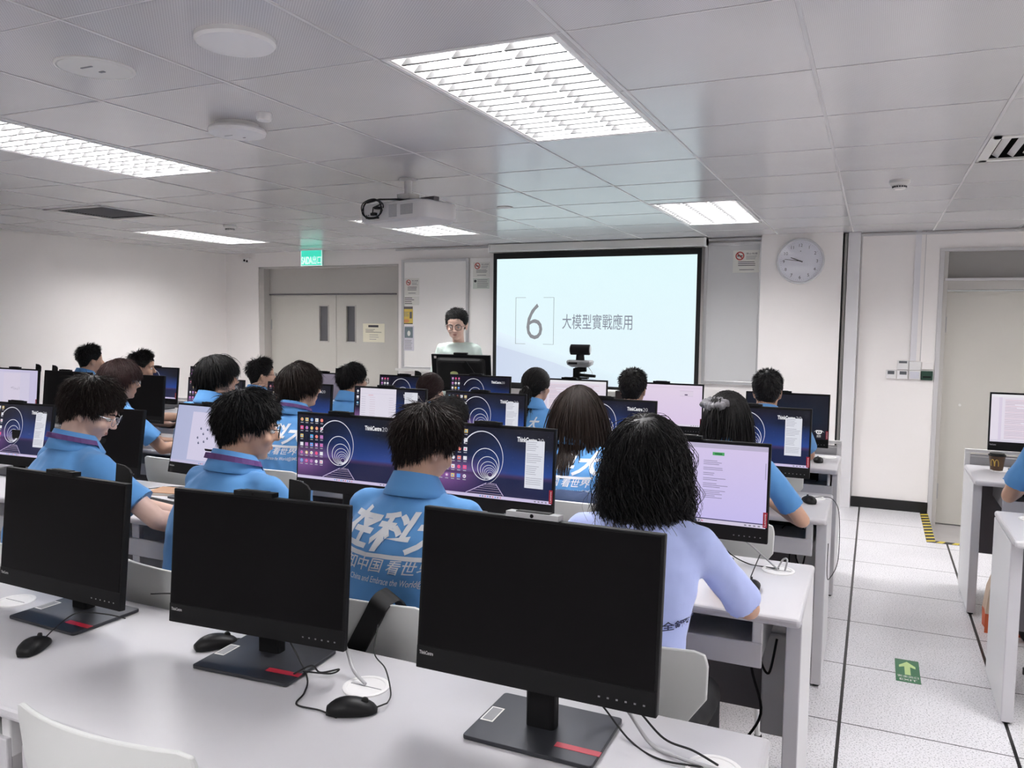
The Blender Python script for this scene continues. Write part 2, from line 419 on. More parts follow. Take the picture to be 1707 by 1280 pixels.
def ring(mb, cx, cz, r0, r1, y, m, n=32, a0=0, a1=2*PI, sx=1):
    vs = []; fs = []
    for i in range(n+1):
        a = a0+(a1-a0)*i/n
        vs += [(cx+r0*sx*math.cos(a), y, cz+r0*math.sin(a)), (cx+r1*sx*math.cos(a), y, cz+r1*math.sin(a))]
    for i in range(n): fs.append((2*i, 2*i+1, 2*i+3, 2*i+2))
    mb.add(vs, fs, m)
def notice(mb, x0, x1, z0, z1, y):
    w = x1-x0; H = z1-z0
    mb.bx(x0+w*.25, x0+w*.72, y, y+.0005, z1-H*.2, z1-H*.08, M_ink)
    lines(mb, x0+w*.12, x1-w*.1, z0+H*.5, z1-H*.28, y, 3, M_ink, .6, .3); lines(mb, x0+w*.3, x1-w*.1, z0+H*.1, z0+H*.45, y, 3, M_inkg, .5, .2)
paper('notice_sheet', -5.325, -5.035, 1.325, 1.535, dy, M_paperc, 'cream landscape notice taped to the right door leaf', 'notice', notice)
# right door, set down on the lower floor
mb = MB(); mb.bx(DR0, .52, FRONT+.004, FRONT+.2, -.1, DRT, M_frameg); mb.bx(1.66, DR1, FRONT+.004, FRONT+.2, -.1, DRT, M_frameg)
mb.bx(.52, 1.66, FRONT+.03, FRONT+.2, 1.875, 1.955, M_frameg); mb.bx(.52, 1.66, FRONT+.09, FRONT+.2, 1.955, DRT, mat('grey_overpanel', (.36, .35, .33), .5))
mb.bx(.50, 1.70, FRONT-.01, FRONT+.08, 1.945, 1.965, M_wallg); mb.bx(DR0-.02, 1.74, FRONT-.012, FRONT+.08, DRT-.005, DRT+.02, M_wallg)
mb.bx(.455, .49, FRONT-.01, FRONT+.08, -.1, DRT, M_wallg)
struct(mb.build('door_4', bevel=.003), 'grey frame of the right door')
mb = MB(); mb.bx(.522, 1.655, FRONT+.07, FRONT+.115, -.09, 1.86, M_doorg); d5 = struct(mb.build('door_5', bevel=.003), 'plain grey door at the right')
mb = MB()
for hz in (.12, 1.52): mb.bx(.512, .532, FRONT+.055, FRONT+.075, hz, hz+.13, M_steel)
mb.build('hinge', d5)
mb = MB(); mb.cone((.66, FRONT+.07, .92), (.66, FRONT+.06, .92), .01, .01, M_offw); mb.build('door_stud', d5)
# baseboards
M_bb = mat('black_baseboard', (.006, .006, .006), .35)
mb = MB(); mb.bx(-.14, .455, FRONT-.015, FRONT, 0, .09, M_bb); mb.bx(-4.77, -.98, FRONT-.012, FRONT, 0, .09, M_bb); struct(mb.build('baseboard_front'))
mb = MB(); mb.bx(LX, LX+.012, BY, FRONT, 0, .09, M_bb); struct(mb.build('baseboard_left'))
# clock pillar + metal conduit column
mb = MB(); mb.bx(-.945, -.285, 7.36, FRONT, 0, CEIL, M_wall); struct(mb.build('wall_pillar'))
mb = MB(); mb.bx(-.245, -.145, 7.40, FRONT, 0, CEIL, mat('blue_grey_trunking', (.72, .71, .72), .4)); struct(mb.build('trim_2', bevel=.004), 'pale blue-grey vertical trunking beside the clock pillar')
mb = MB(); mb.bx(-.27, -.25, 7.42, FRONT, 0, CEIL-.01, M_frameg); mb.bx(-.29, -.272, 7.39, 7.42, 0, CEIL-.01, M_blackm); struct(mb.build('trim_3'), 'dark vertical gap beside the pillar')
mb = MB(); mb.bx(-.14, -.132, FRONT-.012, FRONT, .09, CEIL, M_wallg); mb.bx(.27, .315, FRONT-.018, FRONT, 1.28, CEIL, mat('white_conduit', (.76, .75, .77), .5)); mb.bx(.345, .35, FRONT-.004, FRONT, 1.28, CEIL, M_wallg)
struct(mb.build('trim_4'), 'white conduit running down to the thermostats')
mb = MB(); mb.bx(-4.8, 4.6, FRONT-.02, FRONT, CEIL-.03, CEIL-.012, M_wallg); struct(mb.build('trim_5'), 'grey strip where the front wall meets the ceiling')  # thin darker line along the top of the front wall

# hazard tape round the sunken threshold
mb = MB(); M_hy = mat('hazard_yellow', (.62, .50, .06), .5); M_hb = mat('hazard_black', (.02, .02, .02), .5)
mb.bx(.40, .46, 6.47, 7.48, .0005, .002, M_hb); mb.bx(.46, 1.7, 6.47, 6.53, .0005, .002, M_hb)
k = 0
for i in range(10):
    y0 = 6.48+i*.1; mb.add([(.40, y0, .0025), (.46, y0+.03, .0025), (.46, y0+.07, .0025), (.40, y0+.04, .0025)], [(0, 1, 2, 3)], M_hy)
for i in range(12):
    x0 = .46+i*.1; mb.add([(x0, 6.47, .0025), (x0+.04, 6.47, .0025), (x0+.07, 6.53, .0025), (x0+.03, 6.53, .0025)], [(0, 1, 2, 3)], M_hy)
tag(mb.build('hazard_tape'), 'yellow and black striped tape edging the floor step by the right door', 'tape')
# EXIT sticker on the floor
mb = MB(); M_gs = mat('green_floor_sticker', (.03, .17, .07), .4); M_gl = mat('pale_green_ink', (.55, .72, .30), .4)
ex, ey = .195, 3.965
mb.bx(ex-.05, ex+.05, ey-.13, ey+.13, .0004, .0018, M_gs)
mb.add([(ex+a, ey+b, .0024) for a, b in ((-.012, -.05), (.012, -.05), (.012, .045), (.034, .03), (.034, .055), (0, .105), (-.034, .055), (-.034, .03), (-.012, .045))], [(0, 1, 2, 6, 8), (2, 3, 4, 5, 6), (6, 7, 8)], M_gl)
for txt, w, z, h in (('安全出口', .086, -.082, .024), ('EXIT', .07, -.116, .02)):
    vs, fs, W, H = text_geo(txt, bold=.01)
    mb.add([(ex-w/2+a*w/W, ey+z+b*h/H, .0026) for a, b in vs], fs, mat('white_floor_ink', (.8, .8, .75), .5))
tag(mb.build('exit_sticker'), 'green EXIT arrow sticker on the aisle floor', 'sticker')

# ------------------------------------------------------------------ ceiling lights
def troffer(x0, x1, y0, y1, label, first=None):
    cx, cy = (x0+x1)/2, (y0+y1)/2; W = x1-x0; L = y1-y0
    t = thing('ceiling_light', label, 'ceiling light', (cx, cy, CEIL), 0, 'recessed louvred ceiling lights')
    mb = MB(); h = .055
    mb.bx(-W/2, W/2, -L/2, L/2, h, h+.01, M_white)
    for s in (-1, 1): mb.bx(s*W/2, s*(W/2-.012), -L/2, L/2, 0, h, M_white); mb.bx(-W/2, W/2, s*L/2, s*(L/2-.012), 0, h, M_white)
    mb.build('housing', t)
    mb = MB()
    for s in (-1, 1): mb.bx(s*(W/2+.008), s*(W/2-.006), -L/2-.008, L/2+.008, -.003, 0, M_white); mb.bx(-W/2, W/2, s*(L/2+.008), s*(L/2-.006), -.003, 0, M_white)
    mb.build('frame', t)
    M_lv = mat('satin_louvre', (.05, .05, .05), .4); M_rf = mat('white_reflector', (.5, .5, .5), .4)
    lw = (W-.024)/3
    for k in range(3):
        lx = -W/2+.012+lw*(k+.5)
        mb = MB(); mb.bx(lx-lw*.36, lx+lw*.36, -L/2+.03, L/2-.03, h-.012, h-.002, M_tube); mb.build('light_strip', t)
        mb = MB()
        for s in (-1, 1):   # curved side reflectors
            P = []
            for i in range(5):
                q = i/4; P.append((lx+s*(lw/2-.004-(q**2)*.022), .002+q*(h-.018)))
            for i in range(4):
                a, b = P[i], P[i+1]
                mb.add([(a[0], -L/2+.012, a[1]), (a[0], L/2-.012, a[1]), (b[0], L/2-.012, b[1]), (b[0], -L/2+.012, b[1])], [(0, 1, 2, 3)], M_rf)
        nb = 16
        for i in range(1, nb):
            y = -L/2+L*i/nb
            mb.add([(lx-lw/2+.004, y-.006, .001), (lx+lw/2-.004, y-.006, .001), (lx+lw/2-.004, y+.006, .001), (lx-lw/2+.004, y+.006, .001),
                    (lx-lw/2+.02, y, .024), (lx+lw/2-.02, y, .024)], [(0, 1, 2, 3), (0, 1, 5, 4), (3, 2, 5, 4)], M_lv)
        mb.build('louvre', t)
    return t
FL = ['large louvred ceiling light nearest the camera, above the row of desks', 'small-looking ceiling light just in front of the projection screen', 'long ceiling light at the left edge of the photo',
      'ceiling light partly hidden behind the projector', 'thin-looking ceiling light near the far left wall corner', 'ceiling light over the right desks', 'ceiling light near the right door',
      'ceiling light behind the camera in the middle', 'ceiling light behind the camera at left', 'ceiling light behind the camera at right', 'ceiling light over the far right desks', 'ceiling light at the far right front']
L0 = None
for i, f in enumerate(fix):
    if L0 is None: L0 = troffer(*f, FL[i])
    else:
        o = dup(L0, ((f[0]+f[1])/2, (f[2]+f[3])/2, CEIL), 0, FL[i])
# air vents
def vent(r, name, label, slats, rot=False, m=M_steel):
    t = thing(name, label, 'air vent', ((r[0]+r[1])/2, (r[2]+r[3])/2, CEIL)); W, L = r[1]-r[0], r[3]-r[2]
    mb = MB()
    for s in (-1, 1): mb.bx(s*(W/2+.012), s*(W/2-.03), -L/2-.012, L/2+.012, -.006, .002, M_offw); mb.bx(-W/2, W/2, s*(L/2+.012), s*(L/2-.03), -.006, .002, M_offw)
    mb.bx(-W/2, W/2, -L/2, L/2, .12, .125, M_blackm)
    for s in (-1, 1): mb.bx(s*W/2, s*(W/2-.004), -L/2, L/2, 0, .12, M_blackm); mb.bx(-W/2, W/2, s*L/2, s*(L/2-.004), 0, .12, M_blackm)
    mb.build('frame', t)
    mb = MB()
    for i in range(slats):
        if rot:
            y = -L/2+.03+(L-.06)*(i+.5)/slats; Tm = Matrix.Translation((0, y, .012)) @ Matrix.Rotation(R_(35), 4, 'X'); mb.box((0, 0, 0), (W-.05, .02, .002), m, Tm)
        else:
            x = -W/2+.03+(W-.06)*(i+.5)/slats; Tm = Matrix.Translation((x, 0, .012)) @ Matrix.Rotation(R_(35), 4, 'Y'); mb.box((0, 0, 0), (.03, L-.05, .003), m, Tm)
    mb.build('slats', t)
vent(vent_r, 'air_vent', 'square air vent with angled slats at the right edge of the ceiling', 8, m=M_offw)
vent(vent_l, 'air_vent', 'flat dark-grilled return vent in the ceiling at left', 22, True)
def disc(name, label, cat, x, y, prof, m=M_white, extra=None, n=32):
    mb = MB(); mb.rings([[(r*math.cos(2*PI*i/n), r*math.sin(2*PI*i/n), z) for i in range(n)] for r, z in prof], m)
    if extra: extra(mb)
    return tag(mb.build(name, loc=(x, y, CEIL), smooth=1), label, cat)
def ex1(mb):
    mb.bx(-.03, .02, -.03, -.024, -.0085, -.006, M_inkg); mb.bx(-.01, .01, .02, .03, -.0085, -.006, M_inkg)
disc('access_hatch', 'flat round access hatch in the ceiling, leftmost of the round fittings', 'hatch', -2.30, 1.83, [(.118, 0), (.118, -.004), (.112, -.006), (.108, -.003), (.106, -.006), (.001, -.006)], M_offw, ex1)
disc('ceiling_speaker', 'plain white round dome near the top edge of the photo', 'speaker', -1.69, 1.80, [(.112, 0), (.112, -.012), (.105, -.02), (.06, -.024), (.001, -.025)])
def ex2(mb):
    mb.bx(-.05, -.01, -.02, -.016, -.0485, -.046, M_inkg); mb.bx(.0, .012, .03, .036, -.0485, -.046, M_ink)
disc('access_point', 'thick white round wireless access point on a black ceiling bracket', 'access point', -2.41, 2.57, [(.085, 0), (.085, -.015), (.088, -.0151), (.11, -.02), (.115, -.03), (.11, -.042), (.09, -.047), (.001, -.048)], M_white, ex2)
disc('ceiling_sensor', 'small white box sensor beside the round access point', 'sensor', -2.19, 2.48, [(.03, 0), (.03, -.02), (.026, -.028), (.001, -.029)], n=12)
def smoke(mb):
    for i in range(16):
        a = 2*PI*i/16; mb.box((.033*math.cos(a), .033*math.sin(a), -.036), (.008, .008, .008), M_ink)
PS = [(.052, 0), (.052, -.014), (.046, -.022), (.034, -.026), (.032, -.042), (.026, -.048), (.001, -.049)]
disc('smoke_detector', 'white smoke detector on the ceiling above the right aisle', 'smoke detector', .085, 4.90, PS, M_offw, smoke)
disc('smoke_detector', 'white smoke detector on the ceiling at left, above the far lamp', 'smoke detector', -5.0, 5.23, PS, M_offw, smoke)
disc('downlight', 'small flat round ceiling fitting between projector and screen', 'ceiling fitting', -2.37, 5.08, [(.055, 0), (.055, -.004), (.045, -.006), (.001, -.006)], M_offw)
# exit sign
t = thing('exit_sign', 'green illuminated SAIDA exit sign hanging above the double door', 'exit sign', (-5.80, 7.32, CEIL))
mb = MB(); mb.bx(-.15, .15, -.012, .012, -.185, -.002, mat('clear_acrylic', (.6, .8, .75), .15)); mb.build('panel', t)
mb = MB(); mb.bx(-.146, .146, -.0135, -.0125, -.181, -.006, M_exit)
put_text(mb, 'SAIDA', M_exitw, -.135, -.165, -.0145, w=.145, h=.085, bold=.02); put_text(mb, '出口', M_exitw, .015, -.165, -.0145, w=.12, h=.09)
for a, b, c, e in ((-.146, .146, -.181, -.176), (-.146, .146, -.011, -.006), (-.146, -.141, -.181, -.006), (.141, .146, -.181, -.006)): mb.bx(a, b, -.0145, -.0136, c, e, M_exitw)
mb.build('sign_face', t)
mb = MB(); mb.bx(-.16, .16, -.03, .03, -.012, 0, M_white); mb.build('mount', t)
# little wall camera
t = thing('security_camera', 'tiny white camera on the wall left of the double door', 'camera', (-6.90, 7.5, 2.27))
mb = MB(); mb.bx(-.05, .05, -.04, 0, -.03, .03, M_white); mb.build('housing', t, bevel=.006)
mb = MB(); mb.cone((-.015, -.04, 0), (-.015, -.046, 0), .014, .012, M_black); mb.cone((.025, -.04, -.01), (.025, -.046, -.01), .014, .012, M_black); mb.build('lens', t)

# ------------------------------------------------------------------ boards, screen
def board(name, label, x0, x1, z0, z1, m, tray=True):
    t = thing(name, label, 'whiteboard', (0, FRONT, 0)); y = -.02
    mb = MB(); mb.bx(x0, x1, y, -.002, z0, z1, m); mb.build('writing_surface', t)
    mb = MB(); f = .03
    for a, b, c, e in ((x0-f, x0, z0-f, z1+f), (x1, x1+f, z0-f, z1+f), (x0, x1, z0-f, z0), (x0, x1, z1, z1+f)): mb.bx(a, b, y-.012, -.001, c, e, M_alu if 1 else m)
    mb.build('frame', t, bevel=.003)
    if tray:
        mb = MB(); mb.bx(x0-.06, x1-.1, y-.08, -.001, z0-.045, z0-.03, M_offw); mb.bx(x0-.06, x1-.1, y-.085, y-.078, z0-.045, z0-.02, M_offw); mb.build('pen_tray', t)
    return t
board('whiteboard', 'glossy whiteboard with notices between the double door and the screen', -4.69, -3.93, 1.075, 2.20, M_wb)
mb = MB(); mb.bx(-3.88, -3.60, FRONT-.018, FRONT-.001, .3, 2.23, M_wb); tag(mb.build('wall_panel', bevel=.002), 'narrow pale panel between whiteboard and black screen edge', 'wall panel')
board('whiteboard', 'dull grey whiteboard between the screen and the clock pillar', -1.43, -.975, 1.05, 2.28, M_wb2, False)
mb = MB(); mb.ell((-4.20, FRONT-.07, 1.058), (.055, .02, .014), M_black); tag(mb.build('board_eraser', smooth=1), 'black eraser lying on the whiteboard tray', 'eraser')
paper('no_smoking_notice', -4.68, -4.50, 1.845, 2.03, FRONT-.021, M_paper, 'no-smoking notice at the top left of the left whiteboard', 'notice', nosmoke)
def qrn(mb, x0, x1, z0, z1, y): lines(mb, x0+.01, x1-.06, z0+.008, z1-.008, y, 4, M_ink, .3)
paper('text_notice', -4.69, -4.50, 1.74, 1.835, FRONT-.021, M_paper, 'small text notice directly under the left no-smoking notice', 'notice', qrn)
def post1(mb, x0, x1, z0, z1, y):
    w = x1-x0; H = z1-z0; mb.bx(x0, x1, y, y+.0005, z1-H*.14, z1, M_dkpanel); mb.bx(x0+w*.68, x1-w*.08, y, y+.0005, z0+H*.32, z0+H*.7, M_dkpanel)
    lines(mb, x0+w*.08, x0+w*.6, z0+H*.42, z0+H*.72, y, 4, M_inkg); mb.bx(x0, x1, y, y+.0005, z0, z0+H*.05, M_ink)
    mb.ell((x0+w*.35, y, z0+H*.18), (w*.3, .0004, H*.1), mat('orange_ink', (.7, .3, .12), .6), 10, 6)
paper('yellow_poster', -4.70, -4.58, 1.535, 1.725, FRONT-.021, M_yel, 'yellow poster with dark top on the left whiteboard', 'poster', post1)
def post2(mb, x0, x1, z0, z1, y):
    w = x1-x0; H = z1-z0; mb.bx(x0+w*.08, x1-w*.1, y, y+.0005, z0+H*.52, z1-H*.04, mat('teal_grey_ink', (.17, .22, .24), .6)); mb.ell((x0+w*.5, y-.0002, z0+H*.7), (w*.16, .0004, H*.11), M_paper, 10, 6)
    lines(mb, x0+w*.08, x1-w*.08, z0+H*.05, z0+H*.45, y, 7, M_inkg)
paper('grey_poster', -4.69, -4.565, 1.245, 1.515, FRONT-.021, mat('lilac_paper', (.66, .64, .70), .7), 'grey and lilac poster below the yellow one', 'poster', post2)
paper('no_smoking_notice', -3.85, -3.655, 2.03, 2.185, FRONT-.019, M_paper, 'no-smoking notice just left of the screen, high up', 'notice', nosmoke)
def n6(mb, x0, x1, z0, z1, y): lines(mb, x0+.05, x1-.01, z0+.01, z1-.01, y, 5, M_inkg, .2); mb.ell((x0+.028, y, z1-.03), (.016, .0004, .014), M_ink, 10, 6)
paper('notice_sheet', -3.85, -3.66, 1.91, 2.02, FRONT-.019, mat('pale_green_paper', (.62, .66, .60), .7), 'pale green notice under the no-smoking notice left of the screen', 'notice', n6)
paper('no_smoking_notice', -1.205, -.975, 2.035, 2.235, FRONT-.021, M_paper, 'no-smoking notice on the grey board beside the clock pillar', 'notice', nosmoke)
# projection screen
t = thing('projection_screen', 'pull-down projection screen showing a pale slide with number 6', 'projection screen', (0, 7.42, 0))
mb = MB(); mb.bx(-3.62, -1.43, -.05, .06, 2.275, 2.352, M_offw); mb.bx(-3.625, -3.60, -.055, .065, 2.268, 2.354, M_white); mb.bx(-1.455, -1.43, -.055, .065, 2.268, 2.354, M_white); mb.build('case', t, bevel=.008)
SX0, SX1, SZ0, SZ1 = -3.545, -1.515, .955, 2.205
mb = MB(); b = .04
for a, e, c, d in ((SX0-b, SX0, SZ0-b, SZ1+.06), (SX1, SX1+b, SZ0-b, SZ1+.06), (SX0, SX1, SZ0-b, SZ0), (SX0, SX1, SZ1, SZ1+.06)): mb.bx(a, e, -.001, .001, c, d, M_blackm)
mb.bx(SX0-b, SX1+b, -.012, .012, SZ0-b-.02, SZ0-b, M_black)
mb.build('black_border', t)
class SC:   # flat display artwork in u,v in [0,1]; faces carry their colour
    def __init__(s, w, h): s.w = w; s.h = h; s.v = []; s.f = []; s.c = []
    def quad(s, P, C, L):
        o = len(s.v); s.v += [((u-.5)*s.w, -L*.0003, (v-.5)*s.h) for u, v in P]
        s.f.append(tuple(range(o, o+len(P))))
        C = [C]*len(P) if not isinstance(C[0], (tuple, list)) else C
        s.c += [(*c, 1) for c in C]
    def rect(s, u0, v0, u1, v1, c, L=1): s.quad([(u0, v0), (u1, v0), (u1, v1), (u0, v1)], c, L)
    def grad(s, fn, nu=32, nv=24, L=0, u0=0, v0=0, u1=1, v1=1):
        for i in range(nu):
            for j in range(nv):
                P = [(u0+(u1-u0)*(i+a)/nu, v0+(v1-v0)*(j+b)/nv) for a, b in ((0, 0), (1, 0), (1, 1), (0, 1))]
                s.quad(P, [fn(*p) for p in P], L)
    def arc(s, cu, cv, ru, rv, a0, a1, t0, t1, c, L=2, n=48):
        asp = s.w/s.h
        for i in range(n):
            P = []
            for q, sg in ((i, -1), (i+1, -1), (i+1, 1), (i, 1)):
                a = a0+(a1-a0)*q/n; th = (t0+(t1-t0)*q/n)*sg
                P.append((cu+(ru+th/asp)*math.cos(a), cv+(rv+th)*math.sin(a)))
            s.quad(P, c, L)
    def line(s, p, q, t, c, L=2):
        asp = s.w/s.h; dx, dy = (q[0]-p[0])*asp, q[1]-p[1]; l = math.hypot(dx, dy) or 1; nx, ny = -dy/l*t/asp, dx/l*t
        s.quad([(p[0]+nx, p[1]+ny), (p[0]-nx, p[1]-ny), (q[0]-nx, q[1]-ny), (q[0]+nx, q[1]+ny)], c, L)
    def text(s, txt, u, v, wu, hv, c, L=3, **kw):
        vs, fs, W, H = text_geo(txt, **kw); o = len(s.v)
        s.v += [((u+a*wu/W-.5)*s.w, -L*.0003, (v+b*hv/H-.5)*s.h) for a, b in vs]
        for f in fs: s.f.append(tuple(i+o for i in f)); s.c += [(*c, 1)]*len(f)
    def disc(s, cu, cv, r, c, L=3, n=12):
        asp = s.w/s.h; s.quad([(cu+r/asp*math.cos(2*PI*i/n), cv+r*math.sin(2*PI*i/n)) for i in range(n)], c, L)
    def mesh(s, name, m):
        me = bpy.data.meshes.new(name); me.from_pydata(s.v, [], s.f); me.materials.append(m)
        ca = me.color_attributes.new('Col', 'FLOAT_COLOR', 'CORNER'); ca.data.foreach_set('color', [x for c in s.c for x in c])
        return me
def lerp3(a, b, t): t = max(0, min(1, t)); return tuple(a[i]+(b[i]-a[i])*t for i in range(3))
sc = SC(SX1-SX0, SZ1-SZ0)
def slide(u, v):
    base = lerp3((.80, .93, 1.0), (.76, .97, 1.0), v)
    return base
sc.grad(slide, 10, 10)
G1, G2 = (.62, .70, .86), (.72, .82, .93)
sc.quad([(0, 0), (.62, 0), (.32, .17), (0, .30)], [G1, lerp3(G1, (.76, .93, 1), .4), lerp3(G1, G2, .5), G1], 1)
sc.quad([(0, .30), (.32, .17), (.62, 0), (.85, 0), (.5, .16), (0, .42)], [(.70, .80, .93), (.74, .86, .95), (.74, .88, .97), (.78, .95, 1), (.78, .93, 1), (.79, .92, 1)], 1)
cg = (.30, .35, .37)
A, B, C, D = .105, .31, .315, .69
for u in (A, B-.002): sc.rect(u, C, u+.0025, D, cg, 2)
for v in (C, D-.003):
    sc.rect(A, v, A+.055, v+.003, cg, 2); sc.rect(B-.055, v, B, v+.003, cg, 2)
sc.text('6', .165, .355, .085, .285, (.26, .27, .29), bold=-.012)
sc.text('大模型實戰應用', .355, .44, .35, .12, (.22, .24, .30))
o = bpy.data.objects.new('slide_image', sc.mesh('slide_image', M_proj)); COL.objects.link(o); o.parent = t; o.location = ((SX0+SX1)/2, 0, (SZ0+SZ1)/2)
mb = MB(); mb.bx(SX0, SX1, .0005, .001, SZ0, SZ1, M_white); mb.build('fabric', t)
# clock
t = thing('wall_clock', 'round white wall clock on the pillar reading a quarter to ten', 'clock', (-.617, 7.36, 2.117))
mb = MB(); n = 48; prof = [(.187, 0), (.195, -.006), (.195, -.028), (.19, -.034), (.181, -.034), (.178, -.026)]
mb.rings([[(r*math.cos(2*PI*i/n), y, r*math.sin(2*PI*i/n)) for i in range(n)] for r, y in prof], mat('silver_rim', (.66, .66, .68), .3), cap=False)
mb.build('rim', t, smooth=1)
mb = MB(); mb.flat([(.18*math.cos(2*PI*i/n), -.022, .18*math.sin(2*PI*i/n)) for i in range(n)], mat('clock_face', (.80, .80, .87), .4))
for i in range(60):
    a = 2*PI*i/60; r0 = .158 if i % 5 else .15
    mb.cone((r0*math.sin(a), -.0226, r0*math.cos(a)), (.164*math.sin(a), -.0226, .164*math.cos(a)), .0006, .0006, M_ink, 4)
for i in range(1, 13):
    a = 2*PI*i/12; put_text(mb, str(i), M_ink, .136*math.sin(a), .136*math.cos(a)-.014, -.023, h=.026, center=True)
mb.cone((0, -.023, .085), (0, -.0235, .085), .004, .004, M_ink); mb.build('dial', t)
mb = MB()
def hand(ang, l, wd):
    a = R_(ang); d = Vector((math.sin(a), 0, math.cos(a))); p = Vector((math.cos(a), 0, -math.sin(a)))*wd; y = Vector((0, -.027, 0))
    mb.add([tuple(v) for v in (y-d*.02+p, y-d*.02-p, y+d*l-p*.6, y+d*l+p*.6)], [(0, 1, 2, 3)], M_ink)
hand(278, .13, .003); hand(292, .085, .0045); mb.cone((0, -.022, 0), (0, -.03, 0), .006, .006, M_ink, 12); mb.build('hands', t)
mb = MB(); mb.flat([(.178*math.cos(2*PI*i/n), -.032, .178*math.sin(2*PI*i/n)) for i in range(n)], M_lens); mb.build('glass_cover', t)
# thermostats / switches
def swbox(name, label, cat, x0, x1, z0, z1, m, scr=None, d=.02):
    t = thing(name, label, cat, ((x0+x1)/2, FRONT, (z0+z1)/2)); w, h = x1-x0, z1-z0
    mb = MB(); mb.bx(-w/2, w/2, -d, -.0005, -h/2, h/2, m); mb.build('cover', t, bevel=.004)
    if scr:
        mb = MB(); mb.bx(scr[0]*w, scr[1]*w, -d-.001, -d+.001, scr[2]*h, scr[3]*h, scr[4]); mb.build('display', t)
    return t
swbox('thermostat', 'white thermostat with small display, upper one of the group', 'thermostat', .175, .262, 1.205, 1.283, M_white, (-.35, .35, .18, .42, M_lcd))
swbox('thermostat', 'white thermostat at the lower left of the switch group', 'thermostat', .093, .172, 1.125, 1.2, M_white, (-.35, .3, .0, .38, M_lcd))
swbox('thermostat', 'white thermostat at the lower middle with grey display', 'thermostat', .176, .258, 1.125, 1.2, M_white, (-.25, .4, .0, .38, M_lcd))
swbox('switch_plate', 'plain white blank plate under the conduit', 'switch', .266, .355, 1.203, 1.275, M_white, d=.03)
swbox('switch_plate', 'white switch plate between thermostats and green panel', 'switch', .266, .352, 1.125, 1.2, M_white, (-.4, .4, -.4, .4, mat('pale_lilac_plastic', (.62, .62, .68), .4)), d=.03)
swbox('control_panel', 'small dark green control panel beside the thermostats', 'control panel', .358, .446, 1.122, 1.198, M_green, (-.35, .35, -.25, -.05, M_black))
swbox('switch_plate', 'flat cream blank plate above the green panel', 'switch', .36, .445, 1.21, 1.272, M_wall, d=.012)
# projector
t = thing('ceiling_projector', 'white projector hanging from the ceiling on a short pole', 'projector', (-2.42, 3.9, CEIL), R_(-14))
mb = MB(); mb.cone((0, 0, 0), (0, 0, -.01), .05, .05, M_white, 24); mb.cone((0, 0, -.01), (0, 0, -.09), .022, .022, M_white, 20); mb.bx(-.05, .05, -.04, .04, -.115, -.085, M_offw); mb.build('ceiling_mount', t, bevel=.003)
mb = MB(); mb.bx(-.14, .19, -.012, .012, -.132, -.115, M_steel); mb.bx(-.02, .02, -.1, .1, -.13, -.118, M_steel); mb.bx(.12, .22, -.02, .02, -.14, -.115, M_dkpanel); mb.build('mount_arms', t)
mb = MB(); W2, D2 = .26, .14
lay = []
for z, k in ((-.142, .93), (-.15, .98), (-.165, 1), (-.22, 1), (-.238, .985), (-.25, .9)):
    lay.append([(x*k, y*k, z) for x, y in roundrect(2*W2, 2*D2, .05, 5)])
mb.rings(lay, M_white); mb.build('body', t, smooth=1)
mb = MB()
for i in range(7):
    for j in range(11): mb.bx(-.005+i*.009, .0+i*.009, -D2-.001, -D2+.004, -.225+j*.0062, -.2215+j*.0062, M_inkg)
for i in range(12):
    for j in range(9): mb.bx(.085+i*.008, .0895+i*.008, -D2-.001, -D2+.004, -.218+j*.0062, -.2145+j*.0062, M_inkg)
mb.build('vent_grille', t)
mb = MB()
for q in ((-.2, -.205), (-.185, -.205), (-.17, -.205), (-.19, -.22), (-.172, -.222)): mb.cone((q[0], -D2-.002, q[1]), (q[0], -D2+.004, q[1]), .0035, .0035, M_ink, 8)
mb.bx(-.135, -.1, -D2-.02, -D2, -.21, -.195, M_black); mb.bx(-.10, -.07, -D2-.025, -D2, -.178, -.165, M_black); mb.bx(-.12, -.085, -D2-.015, -D2, -.228, -.22, M_black); mb.build('sockets', t)
mb = MB()
for k, (rx, rz, ph) in enumerate(((.085, .052, 0), (.078, .047, .5), (.082, .055, 1.1))):
    P = [(-.105+rx*math.cos(a+ph), -D2-.03-.004*k+.006*math.sin(3*a), -.178+rz*math.sin(a+ph)) for a in [2*PI*i/28*.97 for i in range(29)]]
    mb.tube(P, .0032, M_rubber, 6)
mb.tube([(-.03, -D2-.03, -.155), (-.1, -D2-.03, -.17), (-.118, -D2-.02, -.2)], .0035, M_rubber, 6)
mb.tube([(-.15, -D2-.03, -.14), (-.06, -D2-.02, -.128), (.04, -D2+.01, -.132), (.1, -D2+.08, -.14)], .005, M_rubber, 6)
mb.build('cable_loop', t, smooth=1)
mb = MB(); mb.cone((.12, D2-.01, -.2), (.12, D2+.02, -.2), .035, .032, M_black, 24); mb.build('lens', t)
